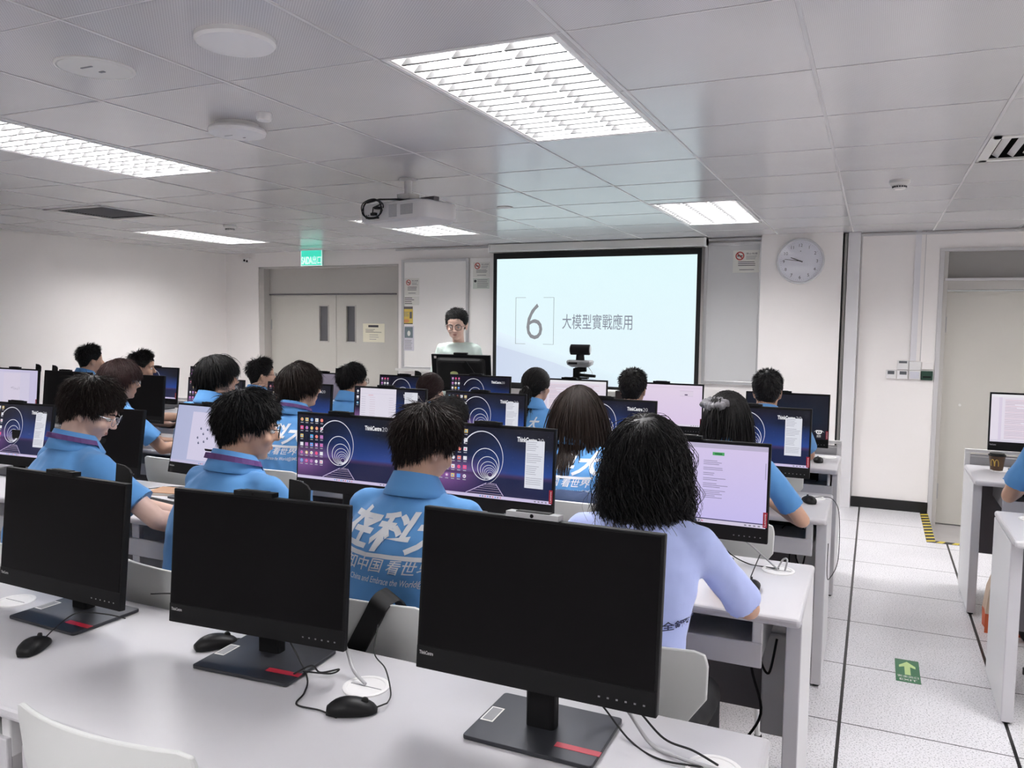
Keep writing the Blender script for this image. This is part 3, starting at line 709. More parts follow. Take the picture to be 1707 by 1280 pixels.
# ------------------------------------------------------------------ desks
DT = .75; DTH = .028; DD = .57
def desk_row(x0, x1, yn, label, trays, grom, side=1, partition=False, ends=True):
    t = thing('long_desk', label, 'desk', (x1 if side > 0 else x0, yn, 0), 0, 'rows of long white computer desks')
    ox = x1 if side > 0 else x0
    mb = MB(); mb.bx(x0-ox, x1-ox, 0, DD, DT-DTH, DT, M_desk); mb.build('desktop', t, bevel=.011, seg=3)
    xe = [0] if side > 0 else [0]
    n = max(1, round((x1-x0)/1.42)); xs_ = [x1-ox-(x1-x0)*i/n for i in range(n+1)]
    for i, xx in enumerate(xs_):
        mb = MB(); a = xx-.04 if i < n else xx
        if i > 0 and i < n: a = xx-.02
        mb.bx(a, a+.038, .055, DD-.01, .012, DT-DTH, M_desk2); 
        mb.bx(a-.002, a+.04, .05, .075, .012, DT-DTH, M_desk)
        mb.build('side_panel', t, bevel=.003)
        mb = MB()
        for yy in (.08, DD-.05): mb.cone((a+.019, yy, 0), (a+.019, yy, .013), .014, .014, M_rubber, 10)
        mb.build('foot', t)
        if i < n:
            mb = MB(); mb.bx(a-.10, a-.012, DD-.20, DD-.10, .22, .56, M_desk2); mb.bx(a-.08, a-.012, DD-.19, DD-.11, .56, .66, M_desk2); mb.build('cable_box', t, bevel=.006)
    mb = MB(); mb.bx(x0-ox+.03, x1-ox-.03, DD-.075, DD-.06, .24, DT-DTH, M_dkpanel); mb.build('modesty_panel', t)
    for tx in trays:
        mb = MB(); q = tx-ox
        mb.bx(q-.29, q+.27, .06, .42, .60, .612, M_desk2); mb.bx(q-.30, q-.285, .05, .42, .60, DT-DTH, M_desk2); mb.bx(q+.27, q+.30, .05, .42, .60, DT-DTH, M_desk2)
        mb.bx(q-.30, q+.30, .04, .055, .575, .648, M_desk); mb.bx(q-.28, q+.27, .40, .415, .612, DT-DTH, M_blackm); mb.build('keyboard_tray', t, bevel=.004)
    for gx, gy in grom:
        mb = MB(); n_ = 28; pr = [(.052, 0), (.052, .003), (.048, .0045), (.043, .0035), (.042, .002), (.001, .002)]
        mb.rings([[(gx-ox+r*math.cos(2*PI*i/n_), gy-yn+r*math.sin(2*PI*i/n_), DT+z) for i in range(n_)] for r, z in pr], M_white)
        mb.bx(gx-ox-.04, gx-ox+.04, gy-yn-.001, gy-yn+.001, DT+.002, DT+.0027, M_inkg)
        mb.build('grommet', t, smooth=1)
    if partition:
        mb = MB()
        a, b = x0-ox+.0, x1-ox
        mb.bx(a, b, DD+.012, DD+.032, DT+.07, DT+.09, M_white); mb.bx(a, a+.03, DD+.012, DD+.032, .02, DT+.07, M_white); mb.bx(b-.03, b, DD+.012, DD+.032, .02, DT+.07, M_white)
        mb.bx(a+.03, b-.03, DD+.018, DD+.026, .3, DT+.06, M_steel); mb.bx(a+.03, b-.03, DD+.012, DD+.032, DT+.045, DT+.052, M_white)
        mb.build('rear_screen', t, bevel=.002)
    return t
YA, YB, YC, YD = 1.03, 2.29, 3.555, 4.83
XR = -.155; XL = -6.25
rowA = desk_row(-3.7, XR, YA, 'near long desk with three dark-screened computers, closest to the camera', [-.6, -1.33, -1.98, -2.7], [(-.998, 1.435), (-.235, 1.43), (-2.21, 1.45)])
rowB = desk_row(-5.4, XR, YB, 'second long desk from the camera, where the curly-haired woman sits', [-.56, -1.27, -1.97, -2.66, -3.37, -4.0], [(-.262, 2.735), (-1.65, 2.73), (-2.33, 2.72)])
rowC = desk_row(XL-.2, XR, YC, 'third long desk from the camera, where the girl with a grey scrunchie sits', [-.51, -1.22, -1.95, -2.6, -3.28, -3.95, -4.65, -5.35, -5.95], [(-.235, 3.99)])
rowD = desk_row(XL-.2, XR-.01, YD, 'fourth long desk from the camera, the one nearest the front wall', [-.49, -1.22, -1.9, -2.62, -3.27, -4.03, -4.65, -5.25, -5.9], [(-.24, 5.28)], partition=True)
rowRc = desk_row(.515, 3.3, 3.53, 'right-hand desk nearest the camera across the aisle', [.95, 1.7], [(.64, 3.97)], side=-1)
rowRd = desk_row(.515, 3.3, 4.86, 'right-hand desk in front of the grey door, with a paper cup', [.95, 1.7], [(.68, 5.25)], side=-1, partition=True)

# ------------------------------------------------------------------ desktop computers
SW, SH = .484, .268
def wp_col(u, v):
    hz = .33
    if v > hz:
        t = (v-hz)/(1-hz)
        left = lerp3((.36, .17, .45), (.005, .004, .013), (t**.5)*1.65); right = lerp3((.015, .06, .30), (.003, .003, .009), t*1.6)
        c = lerp3(left, right, (u-.15)/.5)
        c = lerp3(c, (.012, .035, .16), max(0, .7-abs(u-.58)*2.2)*max(0, 1-abs(t-.35)*1.6))
        if t < .06: c = lerp3((.05, .02, .08), c, t/.06)
        return c
    t = v/hz
    c = lerp3((.05, .02, .12), (.30, .13, .38), t) if u < .4 else (.015, .02, .12)
    return lerp3(lerp3((.04, .015, .09), (.26, .11, .34), t), (.006, .010, .055), (u-.08)/.36)
ICC = [(.8, .8, .85), (.15, .35, .85), (.85, .25, .2), (.85, .1, .25), (.5, .2, .5), (.1, .45, .8), (.75, .55, .2), (.8, .8, .85)]
def wallpaper(sc, rows=6, cols=5, doc=False, text=True, seed=1):
    sc.grad(wp_col, 28, 24)
    rr = random.Random(seed)
    for i in range(26):
        u, v = rr.random(), .45+.5*rr.random(); sc.disc(u, v, .003, (.25, .3, .5), 1, 4)
    wc = (.78, .78, .86)
    for cu, cv, ru, rv, a0, a1, t0, t1 in ((.40, .56, .185, .38, R_(-65), R_(150), .002, .008), (.435, .475, .118, .225, R_(-90), R_(270), .004, .006), (.455, .425, .088, .16, R_(-80), R_(260), .004, .004),
                                           (.462, .395, .07, .12, 0, 2*PI, .003, .004), (.468, .375, .056, .09, 0, 2*PI, .003, .003), (.472, .36, .044, .068, 0, 2*PI, .003, .003), (.475, .35, .033, .05, 0, 2*PI, .002, .003), (.478, .335, .022, .034, 0, 2*PI, .002, .003)):
        sc.arc(cu, cv, ru, rv, a0, a1, t0, t1, wc, 2, 40)
    sc.line((.45, .21), (.27, .05), .005, (.6, .5, .75)); sc.line((.53, .21), (.60, .05), .005, (.6, .5, .75))
    for i in range(7):
        v = .06+.145*(1-(1-i/6.)**1.6); k = (v-.05)/.16
        sc.line((.27+.18*k+.02, v), (.60-.07*k-.01, v-.003), .004*(1.3-k), (.02, .01, .03))
        sc.line((.27+.18*k+.02, v+.008), (.60-.07*k-.01, v+.005), .002, (.55, .45, .65), 3)
    for i in range(5): sc.rect(.02+.0, .27+.0*i, .0201, .2701, wc)
    for r in range(rows):
        for c in range(cols):
            if rr.random() < .04: continue
            u, v = .025+c*.053, .90-r*.13; q = ICC[rr.randrange(8)]
            sc.rect(u, v, u+.032, v+.055, q, 3) if rr.random() < .5 else sc.disc(u+.016, v+.027, .028, q, 3, 8)
            if rr.random() < .6: sc.rect(u+.008, v+.015, u+.022, v+.035, ICC[rr.randrange(8)], 4)
            sc.rect(u+.002, v-.028, u+.03, v-.018, (.5, .5, .55), 3)
    if text:
        sc.text('ThinkCentre', .70, .83, .165, .07, (.85, .85, .88), bold=.03); sc.text('20', .872, .83, .05, .062, (.75, .75, .8), bold=-.02)
    if doc:
        docpanel(sc, .775, .20, .93, .86)
    taskbar(sc, (.62, .55, .78))
def taskbar(sc, c):
    sc.rect(0, 0, 1, .045, c, 3)
    for i in range(9): sc.disc(.40+i*.022, .022, .011, [(.1, .3, .7), (.15, .15, .2), (.6, .2, .3)][i % 3], 4, 8)
    for i in range(4): sc.rect(.86+i*.03, .014, .875+i*.03, .03, (.2, .2, .25), 4)
def docpanel(sc, u0, v0, u1, v1, n=22, seed=4):
    rr = random.Random(seed); sc.rect(u0, v0, u1, v1, (.74, .75, .82), 5)
    for i in range(n):
        if i % 6 == 5: continue
        v = v1-(v1-v0)*(i+1)/(n+2); sc.rect(u0+.01, v, u0+.01+(u1-u0-.02)*(.5+.5*rr.random()), v+.006, (.30, .30, .38), 6)
def scr_doc(sc):
    sc.grad(lambda u, v: lerp3((.44, .47, .68), (.52, .54, .76), u), 6, 4)
    sc.quad([(.22, .07), (.80, .07), (.80, .90), (.22, .90)], (.66, .62, .80), 1)
    for a, b in ((.36, .62), (.45, .61), (.40, .53), (.33, .46), (.46, .46), (.35, .37), (.42, .40)): sc.disc(a, b, .022, (.05, .06, .15), 2, 7); sc.disc(a+.006, b+.006, .010, (.5, .5, .6), 3, 6)
    sc.rect(.55, .58, .68, .64, (.08, .14, .35), 2); taskbar(sc, (.55, .52, .72))
def scr_web(sc):
    sc.grad(lambda u, v: lerp3((.58, .52, .88), (.70, .60, .86), v), 6, 6)
    sc.rect(0, .94, 1, 1, (.50, .45, .62), 1); sc.rect(0, .045, 1, .058, (.05, .04, .12), 2)
    rr = random.Random(3)
    for i, (v, b) in enumerate(((.85, .40), (.77, .45), (.65, .38), (.56, .33), (.50, .36), (.40, .38), (.33, .44))): sc.rect(.08, v, b, v+.008, (.25, .22, .35), 2)
    sc.rect(.05, .36, .47, .43, (.52, .56, .90), 1); sc.rect(.05, .06, .53, .18, (.62, .56, .74), 1)
    for a in (.19, .27, .35): sc.rect(a, .105, a+.07, .15, (.07, .38, .12), 3); sc.rect(a+.015, .122, a+.055, .132, (.02, .15, .05), 4)
    sc.rect(.63, .855, .71, .895, (.07, .38, .12), 3); sc.rect(.645, .868, .695, .882, (.02, .12, .04), 4)
    for i in range(22):
        if i in (3, 6, 9, 12, 16): continue
        v = .78-i*.022; sc.rect(.57, v, .57+.07+.10*rr.random(), v+.007, (.24, .22, .34), 3)
    sc.rect(.985, .6, .99, .8, (.35, .33, .5), 2); sc.rect(.15, .9, .4, .906, (.6, .35, .45), 2)
    taskbar(sc, (.66, .6, .76))
def scr_pink(sc):
    sc.grad(lambda u, v: lerp3((.74, .60, .82), (.80, .68, .84), v), 6, 6)
    sc.rect(0, .93, .98, .935, (.6, .5, .65), 1); sc.rect(.70, .74, .88, .86, (.76, .66, .80), 2); sc.rect(.70, .86, .88, .866, (.5, .4, .55), 3)
    sc.rect(.765, .755, .805, .785, (.12, .08, .16), 3); sc.rect(.70, .735, .88, .74, (.5, .4, .55), 3); taskbar(sc, (.76, .70, .82))
def scr_page(sc, seed=2):
    rr = random.Random(seed)
    sc.grad(lambda u, v: (.80, .74, .84), 3, 3); sc.rect(0, .94, 1, 1, (.85, .83, .88), 1); sc.rect(.08, 0, .11, .94, (.72, .64, .78), 1)
    for i in range(26):
        v = .88-i*.032; b = .2+.65*rr.random() if i % 4 else .9; sc.rect(.14, v, b, v+.010, (.55, .40, .50) if i % 4 else (.70, .5, .58), 2)
    taskbar(sc, (.7, .66, .76))
def scr_table(sc):
    wallpaper(sc, 3, 1, False, True, 5)
    sc.rect(.08, .06, .60, 1.0, (.76, .72, .82), 5); sc.rect(.08, .88, .60, .885, (.6, .55, .7), 6); sc.rect(.20, .845, .27, .852, (.7, .15, .2), 6)
    for i in range(14): sc.rect(.10, .80-i*.05, .16, .808-i*.05, (.5, .48, .6), 6); sc.rect(.22, .80-i*.05, .30+.0*i, .806-i*.05, (.6, .45, .55), 6); sc.rect(.50, .80-i*.05, .56, .806-i*.05, (.5, .45, .55), 6)
    docpanel(sc, .72, .2, .90, .95, 26)
def scr_grey(sc):
    rr = random.Random(9)
    sc.grad(lambda u, v: lerp3((.10, .09, .12), (.24, .21, .27), v+.3*math.sin(5*u+2*v)*(v-.3)), 24, 16)
    for i in range(5): sc.rect(.07, .3+i*.05, .10, .33+i*.05, (.7, .7, .75), 2)
def scr_note(sc):   # pale document with handwriting, upper left
    sc.grad(lambda u, v: (.58, .54, .74), 3, 3); sc.rect(.1, .06, .82, .93, (.64, .60, .76), 1); sc.rect(.2, .06, .6, .9, (.68, .62, .76), 2)
    for i in range(6): sc.arc(.40+i*.035, .47+.01*(i % 2), .012, .03, i, i+3.5, .004, .002, (.05, .05, .12), 3, 8)
    taskbar(sc, (.55, .52, .66))
def scr_night(sc):
    wallpaper(sc, 0, 0, False, False, 8)
    for i in range(10): sc.rect(.12+i*.03, .42, .135+i*.03, .45, (.6, .25, .2), 3)
def scr_eye(sc):
    sc.grad(lambda u, v: (.004, .005, .012), 3, 3); sc.arc(.90, .17, .03, .035, 0, 2*PI, .012, .012, (.8, .8, .8), 2, 20); sc.disc(.90, .17, .016, (.8, .8, .8), 3)
    sc.quad([(.84, .17), (.87, .215), (.93, .215), (.965, .17), (.93, .195), (.87, .195)], (.8, .8, .8), 2); sc.text('護眼', .875, .05, .05, .06, (.6, .6, .6))
def scr_wp(**k):
    return lambda sc: wallpaper(sc, **k)
SCR = {'wp': scr_wp(), 'wpdoc': scr_wp(doc=True, seed=2), 'wp4': scr_wp(rows=5, cols=4, seed=3), 'wp3': scr_wp(rows=4, cols=3, seed=6), 'doc': scr_doc, 'web': scr_web, 'pink': scr_pink, 'page': scr_page, 'table': scr_table, 'grey': scr_grey, 'note': scr_note, 'night': scr_night, 'eye': scr_eye}
scr_me = {}
def screen_mesh(kind):
    if kind not in scr_me:
        s = SC(SW, SH); SCR[kind](s); scr_me[kind] = s.mesh('screen_'+kind, M_screen)
    return scr_me[kind]
CW, CH = .50, .33
def monitor(x, y, kind, label, yaw=0, tilt=5, zc=.845, sticker=True, cover=None, z0=DT, bx=0, by=0, camx=-.03, camm=None, roll=0):
    t = thing('desktop_computer', label, 'computer', (x, y, z0), R_(yaw), 'all-in-one desktop computers on the desks')
    mb = MB(); mb.prism(roundrect(.265, .20, .008, 3, bx, by), .002, .010, M_base); mb.build('base_plate', t, bevel=.0015)
    mb = MB(); mb.bx(bx+.045, bx+.135, by-.062, by-.045, .0098, .0106, M_red); mb.build('red_sticker', t)
    mb = MB(); mb.bx(bx-.128, bx-.10, by-.03, by+.03, .0098, .0105, M_offw); mb.bx(bx-.125, bx-.103, by-.026, by+.026, .0104, .0108, M_inkg); mb.build('label', t)
    mb = MB(); mb.prism(roundrect(.062, .034, .01, 3, bx*.4, max(by, .0)+.04 if by < .05 else by+.005), .009, .22, M_black); mb.build('stand_column', t)
    Tm = Matrix.Translation((0, 0, zc-z0)) @ Matrix.Rotation(R_(-tilt), 4, 'X')
    def fin(mb, nm, **k):
        o = mb.build(nm, t, **k); o.matrix_local = Tm; return o
    mb = MB(); mb.bx(-CW/2, CW/2, 0, .018, 0, CH, M_black)
    lay = [[(a, y_, b) for a, b in roundrect(w_, h_, .03, 3, 0, CH/2+.01)] for w_, h_, y_ in ((.40, .27, .016), (.36, .24, .034), (.30, .2, .040))]
    mb.rings(lay, M_black); ch = fin(mb, 'chassis', bevel=.0025)
    mb = MB(); mb.bx(-CW/2+.0015, CW/2-.0015, -.0012, .001, .002, .0465, mat('black_brushed_bezel', (.009, .009, .0095), .5, spec=.18))
    put_text(mb, 'ThinkCentre', M_wallg, -CW/2+.008, .030, -.0018, w=.032, h=.0075, bold=.02)
    for k in range(6): mb.bx(.14+k*.017, .144+k*.017, -.0018, -.001, .018, .021, M_inkg)
    fin(mb, 'chin')
    if kind == 'off':
        mb = MB(); mb.bx(-CW/2+.006, CW/2-.006, -.0010, .001, .049, CH-.006, M_glossb); fin(mb, 'screen')
    else:
        me = screen_mesh(kind); o = bpy.data.objects.new('screen', me); COL.objects.link(o); o.parent = t
        o.matrix_local = Tm @ Matrix.Translation((0, -.0012, .051+SH/2))
        if sticker:
            mb = MB(); mb.bx(CW/2-.0085-.008, CW/2-.003, -.0042, -.0034, .055, .105, M_red)
            vs, fs, W, H = text_geo('Lenovo', bold=.02)
            mb.add([(CW/2-.007-b*.006/H, -.0046, .060+a*.04/W) for a, b in vs], fs, M_white)
            fin(mb, 'brand_sticker')
    mb = MB(); cm = camm or M_black
    mb.bx(camx-.055, camx+.055, -.006, .020, CH, CH+.011, cm); mb.bx(camx-.035, camx+.035, -.004, .016, CH+.011, CH+.013, M_blackm)
    mb.cone((camx, -.006, CH+.0055), (camx, -.0075, CH+.0055), .004, .004, M_glossb, 10); fin(mb, 'webcam', bevel=.002)
    if cover is not None and cover is not False:
        mb = MB()
        P = [(cover+a, b) for a, b in ((0, 0), (.058, 0), (.058, .035), (.050, .045), (.03, .053), (0, .056))]
        mb.prism(P, 0, .006, M_blackm, Matrix.Translation((0, .05, CH-.015)) @ Matrix.Rotation(PI/2, 4, 'X')); fin(mb, 'rear_cover')
    return t
# row A (all switched off)
monitor(-.579, 1.367, 'off', 'nearest dark computer screen, largest in the photo', 0, 5.6, zc=.856, bx=.01, by=.062, camx=-.008, camm=M_steel)
monitor(-1.311, 1.422, 'off', 'dark computer screen in the middle of the near desk', 3.8, 4.6, zc=.816, bx=.022, by=.022, camx=-.01, cover=.055)
monitor(-1.992, 1.42, 'off', 'dark computer screen cut off by the left photo edge, on the near desk', -1.6, 5.4, zc=.807, bx=.032, by=.03, camx=-.01, cover=.15)
# row B
MON = [
 (-.545, 2.69, 'web', 'lilac web page screen with green buttons beside the curly-haired woman', 0, 3, {}),
 (-1.30, 2.69, 'wpdoc', 'starry tunnel wallpaper screen with white note panel, second desk, right of the short-haired boy', 0, 4, {}),
 (-1.975, 2.69, 'wp', 'clearest starry tunnel wallpaper screen with many icons, second desk', 0, 2, {}),
 (-2.755, 2.70, 'doc', 'lavender screen showing small dark drawings, left of the boy with purple lanyard', -4, 12, {}),
 (-3.45, 2.70, 'off', 'dark narrow-looking screen directly behind the bowed student with glasses', 3, 9, dict(zc=.795)),
 (-4.10, 2.70, 'wpdoc', 'tunnel wallpaper screen at the left photo edge on the second desk', 3, 10, dict(zc=.786)),
 # row C
 (-.505, 3.95, 'wpdoc', 'tunnel wallpaper screen with note panel in front of the girl with grey scrunchie', 0, 2, {}),
 (-1.244, 3.95, 'wp4', 'tunnel wallpaper screen between long straight hair and curly hair', 0, 4, {}),
 (-1.965, 3.95, 'wpdoc', 'tunnel wallpaper screen with note panel, third desk, left of the ponytail girl', 0, 4, {}),
 (-2.59, 3.95, 'table', 'screen with white window and thin note panel, third desk', 0, 4, {}),
 (-3.26, 3.95, 'wp4', 'blue screen mostly hidden behind the bowl-cut student, third desk', 0, 5, {}),
 (-3.95, 3.95, 'wp4', 'tunnel wallpaper screen with icons left of the black bowl-haired student with glasses', -2, 5, {}),
 (-4.66, 3.95, 'off', 'dark screen behind the reddish-haired student, third desk', 0, 5, {}),
 (-5.36, 3.93, 'off', 'dark screen right of the handwriting screen, at the far left', 0, 6, dict(cover=-.23)),
 (-5.945, 3.95, 'note', 'pale screen with handwriting at the upper left photo edge', 0, 5, dict(cover=.15)),
 # row D
 (-.487, 5.22, 'eye', 'black screen with small white eye symbol at the right end of the fourth desk', 0, 3, dict(zc=.815)),
 (-1.253, 5.22, 'pink', 'plain pinkish screen right of the short-haired man at the front', 0, 2, {}),
 (-1.907, 5.22, 'page', 'white text page screen below the conference camera', 0, 3, {}),
 (-2.637, 5.22, 'wp3', 'tunnel wallpaper screen below the teacher computer', 0, 4, {}),
 (-3.265, 5.22, 'wp3', 'tunnel wallpaper screen left of the small bun-haired student, fourth desk', 0, 5, dict(zc=.82, cover=.04)),
 (-4.03, 5.22, 'grey', 'cloudy grey screen between two students, in front of the double door', 0, 5, dict(zc=.815, cover=.06)),
 (-5.25, 5.22, 'wp3', 'tunnel wallpaper screen behind the black bowl-haired student, fourth desk', 0, 5, dict(zc=.82)),
 (-5.90, 5.22, 'night', 'dim blue screen just right of the student holding a phone', 0, 6, dict(zc=.80)),
 (.855, 5.22, 'page', 'white text page screen on the right-hand desk before the grey door', 0, 3, dict(zc=.87)),
]
for x, y, k, l, yw, tl, kw in MON: monitor(x, y, k, l, yw, tl, **kw)

# ------------------------------------------------------------------ mice, keyboards, cables
def mouse_geo(mb, Tm=None):
    R = []
    for i in range(13):
        q = i/12; y = -.052+.104*q; k = math.sin(PI*min(1, max(.04, q*.96+.02)))**.42
        wd = .031*k*(1+.08*math.cos(2*PI*q)); h = .036*k*(1.0-.35*q**1.5)
        ring = []
        for j in range(16):
            a = 2*PI*j/16; ring.append((wd*math.cos(a), y, max(0, h*(.36+.64*math.sin(a))) if math.sin(a) > -.3 else .0015))
        R.append(ring)
    mb.rings(R, M_black, Tm)
def mouse(x, y, rz, label, cable, z=DT+.001, nm='computer_mouse'):
    t = thing(nm, label, 'mouse', (x, y, z), R_(rz), 'black wired computer mice')
    mb = MB(); mouse_geo(mb); mb.build('body', t, smooth=60)
    mb = MB(); mb.cone((-.003, .026, .0235), (.003, .026, .0235), .0075, .0075, M_rubber, 14); mb.build('scroll_wheel', t)
    if cable:
        Ti = Matrix.Translation((x, y, z)) @ Matrix.Rotation(R_(rz), 4, 'Z'); Ti.invert()
        p = spline([Ti @ Vector(c) for c in cable]); mb = MB(); mb.tube([Vector((0, .048, .008))]+p, .0017, M_rubber, 6); mb.build('cord', t, smooth=60)
    return t
def spline(P, n=8):
    P = [Vector(p) for p in P]
    if len(P) < 3: return P
    Q = [P[0]]+P+[P[-1]]; out = []
    for i in range(1, len(Q)-2):
        a, b, c, d = Q[i-1:i+3]
        for k in range(n):
            t = k/n; out.append(.5*((2*b)+(c-a)*t+(2*a-5*b+4*c-d)*t*t+(3*b-a-3*c+d)*t**3))
    out.append(P[-1]); return out
zc_ = DT+.003
mouse(-.957, 1.326, -60, 'black mouse beside the white grommet on the near desk, between the two large dark screens',
      [(-.90, 1.37, zc_+.01), (-.93, 1.43, zc_), (-.97, 1.47, zc_+.03), (-1.02, 1.5, .80), (-1.05, 1.56, .84)])
mouse(-1.843, 1.252, 28, 'black mouse in front of the leftmost near computer', [(-1.86, 1.31, zc_+.02), (-1.85, 1.37, .80), (-1.78, 1.40, .80), (-1.73, 1.42, .79)])
mouse(-1.46, 1.46, -30, 'black mouse half hidden under the middle near computer', [(-1.43, 1.52, zc_), (-1.4, 1.55, zc_)])
mouse(-.318, 2.50, 4, 'black mouse on the second desk, right of the lilac screen', [(-.33, 2.58, zc_+.01), (-.325, 2.66, zc_+.03), (-.32, 2.72, .80)])
mouse(-.248, 3.88, 20, 'black mouse at the right end of the third desk', [(-.26, 3.95, zc_), (-.20, 4.02, zc_), (-.15, 3.98, zc_), (-.118, 3.90, .70), (-.112, 3.8, .52), (-.14, 3.70, .46), (-.148, 3.62, .50), (-.147, 3.60, .64)])
mouse(-.283, 5.08, 8, 'black mouse at the right end of the fourth desk', [(-.29, 5.16, zc_), (-.33, 5.22, zc_), (-.36, 5.27, zc_)])
mouse(-3.12, 2.64, 10, 'black mouse near the open keyboard on the second desk', [(-3.12, 2.72, zc_), (-3.08, 2.79, zc_), (-3.00, 2.82, zc_)])
def keyboard(x, y, rz, label, z=DT+.001):
    t = thing('keyboard', label, 'keyboard', (x, y, z), R_(rz), 'black computer keyboards')
    mb = MB(); mb.bx(-.215, .215, -.065, .065, 0, .014, M_black); mb.build('case', t, bevel=.004)
    mb = MB()
    for r in range(5):
        n = 17
        for k in range(n):
            if r == 0 and 4 <= k <= 8:
                if k == 4: mb.bx(-.205+.0243*4, -.205+.0243*9-.003, -.055, -.036, .014, .019, M_blackm)
                continue
            mb.bx(-.207+.0243*k+.004*(r % 2), -.207+.0243*k+.0205+.004*(r % 2), -.055+.0225*r, -.036+.0225*r, .014, .0185, M_blackm)
    mb.build('keys', t)
keyboard(-2.83, 2.475, -8, 'black keyboard on the second desk under the bowed student\'s hands')
def cable(name, pts, label, r=.002, m=M_rubber, group='loose cables around the desks'):
    mb = MB(); mb.tube(spline(pts), r, m, 7); return tag(mb.build(name, smooth=60), label, 'cable', group)
cable('cable', [(-.52, 1.47, .86), (-.47, 1.50, .79), (-.40, 1.46, zc_), (-.33, 1.42, zc_), (-.245, 1.425, zc_+.004)], 'black cable from the nearest dark screen into the right grommet')
cable('cable', [(-.45, 1.47, .86), (-.40, 1.50, .80), (-.34, 1.48, zc_+.01), (-.28, 1.46, zc_+.01), (-.23, 1.44, zc_+.004)], 'second black cable beside the nearest dark screen', .0022)
cable('cable', [(-.48, 1.46, .87), (-.42, 1.48, .81), (-.36, 1.46, zc_+.004), (-.30, 1.435, zc_+.004), (-.22, 1.42, zc_+.006)], 'thick grey cable beside the nearest dark screen', .0038, M_steel)
cable('cable', [(-1.12, 1.50, .84), (-1.09, 1.49, .80), (-1.05, 1.46, .77), (-1.0, 1.435, zc_+.004)], 'grey cable from the middle dark screen to the middle grommet', .0038, M_steel)
cable('cable', [(-1.24, 1.47, .80), (-1.15, 1.42, zc_), (-1.10, 1.35, zc_), (-1.08, 1.30, zc_), (-1.02, 1.30, zc_), (-.97, 1.29, zc_)], 'black cable looping before the middle dark screen')
cable('cable', [(-1.17, 1.40, zc_+.008), (-1.12, 1.40, .79), (-1.08, 1.38, .79), (-1.06, 1.42, .785), (-1.10, 1.44, zc_+.006), (-1.16, 1.42, zc_+.008)], 'curled black cable on the middle base plate')
cable('cable', [(-1.73, 1.50, .83), (-1.66, 1.55, .82), (-1.60, 1.585, .76), (-1.60, 1.61, .66)], 'black cable running off the back of the near desk at left')
cable('cable', [(-.48, 2.74, .85), (-.42, 2.73, .79), (-.36, 2.76, zc_), (-.30, 2.75, zc_), (-.26, 2.735, zc_+.004)], 'black cable from the lilac screen to the grommet')
cable('cable', [(-.45, 2.74, .86), (-.38, 2.77, .83), (-.31, 2.74, .79), (-.265, 2.73, zc_+.004)], 'grey cable from the lilac screen to the grommet', .003, M_steel)
cable('cable', [(-.265, 2.735, zc_+.003), (-.25, 2.75, .785), (-.235, 2.735, .79), (-.24, 2.72, zc_+.004)], 'short cable loop standing on the second desk grommet', .003, M_steel)
for k, (yb, xb) in enumerate(((YB, -.30), (YC, -.30), (YD, -.32))):
    nm = ['second', 'third', 'fourth'][k]
    cable('cable', [(xb, yb+.4, .62), (xb-.03, yb+.38, .45), (xb+.01, yb+.34, .30), (xb-.06, yb+.30, .16), (xb-.02, yb+.2, .08), (xb+.08, yb+.13, .03)], 'black power cable hanging under the right end of the %s desk' % nm, .0045)
    cable('cable', [(xb-.42, yb+.36, .56), (xb-.30, yb+.30, .48), (xb-.16, yb+.3, .52), (xb-.02, yb+.36, .66)], 'thin black cable sagging under the %s desk' % nm, .0025)
    cable('cable', [(xb+.03, yb+.37, .62), (xb+.0, yb+.35, .5), (xb+.03, yb+.34, .44), (xb+.05, yb+.36, .55)], 'short looped cable below the %s desktop' % nm, .004)
cable('cable', [(-.30, 2.55, .22), (-.33, 2.52, .08), (-.29, 2.5, .012), (-.27, 2.49, .012)], 'grey cable end lying on the floor under the second desk', .004, M_steel)
# cup, bag
t = thing('paper_cup', 'brown takeaway paper cup with dark lid on the right desk', 'cup', (0.660, 5.266, DT))
mb = MB(); mb.cone((0, 0, 0), (0, 0, .085), .031, .042, M_brownc, 28); 
for s in (-1, 1):
    P = []
    for i in range(13):
        a = PI*i/12; P.append((s*.0105+.0095*math.cos(a), 0, .028+.038*math.sin(a)**.8))
    Q = []
    for p in P:
        r = .0312+.011*p[2]/.085+.0006; an = -PI/2-R_(24)+p[0]/.037; Q.append((r*math.cos(an), r*math.sin(an), p[2]))
    mb.tube(Q, .0022, M_gold, 6)
mb.build('cup', t, smooth=40)
mb = MB(); mb.cone((0, 0, .085), (0, 0, .092), .045, .044, M_black, 28); mb.cone((0, 0, .092), (0, 0, .10), .040, .037, M_black, 28); mb.build('lid', t, smooth=40)
t = thing('shopping_bag', 'white paper bag with orange and red base under the right desk', 'bag', (.70, 4.72, 0))
mb = MB(); lay = []
for z, w_, d_ in ((0, .13, .07), (.10, .135, .07), (.22, .12, .05), (.32, .09, .02)): lay.append([(sx*w_+.006*math.sin(9*z+i), sy*d_, z+.001) for i, (sx, sy) in enumerate(((-1, -1), (-.3, -1.1), (.4, -.9), (1, -1), (1.05, 0), (1, 1), (0, .95), (-1, 1), (-.95, 0)))])
mb.rings(lay[:2], mat('red_orange_print', (.55, .10, .03), .6)); mb.rings(lay[1:], mat('crumpled_tan_paper', (.52, .40, .30), .7)); mb.build('bag_body', t)
mb = MB(); mb.tube(spline([(-.06, 0, .31), (-.04, 0, .38), (.03, 0, .38), (.05, 0, .31)]), .003, M_paper); mb.build('handle', t)

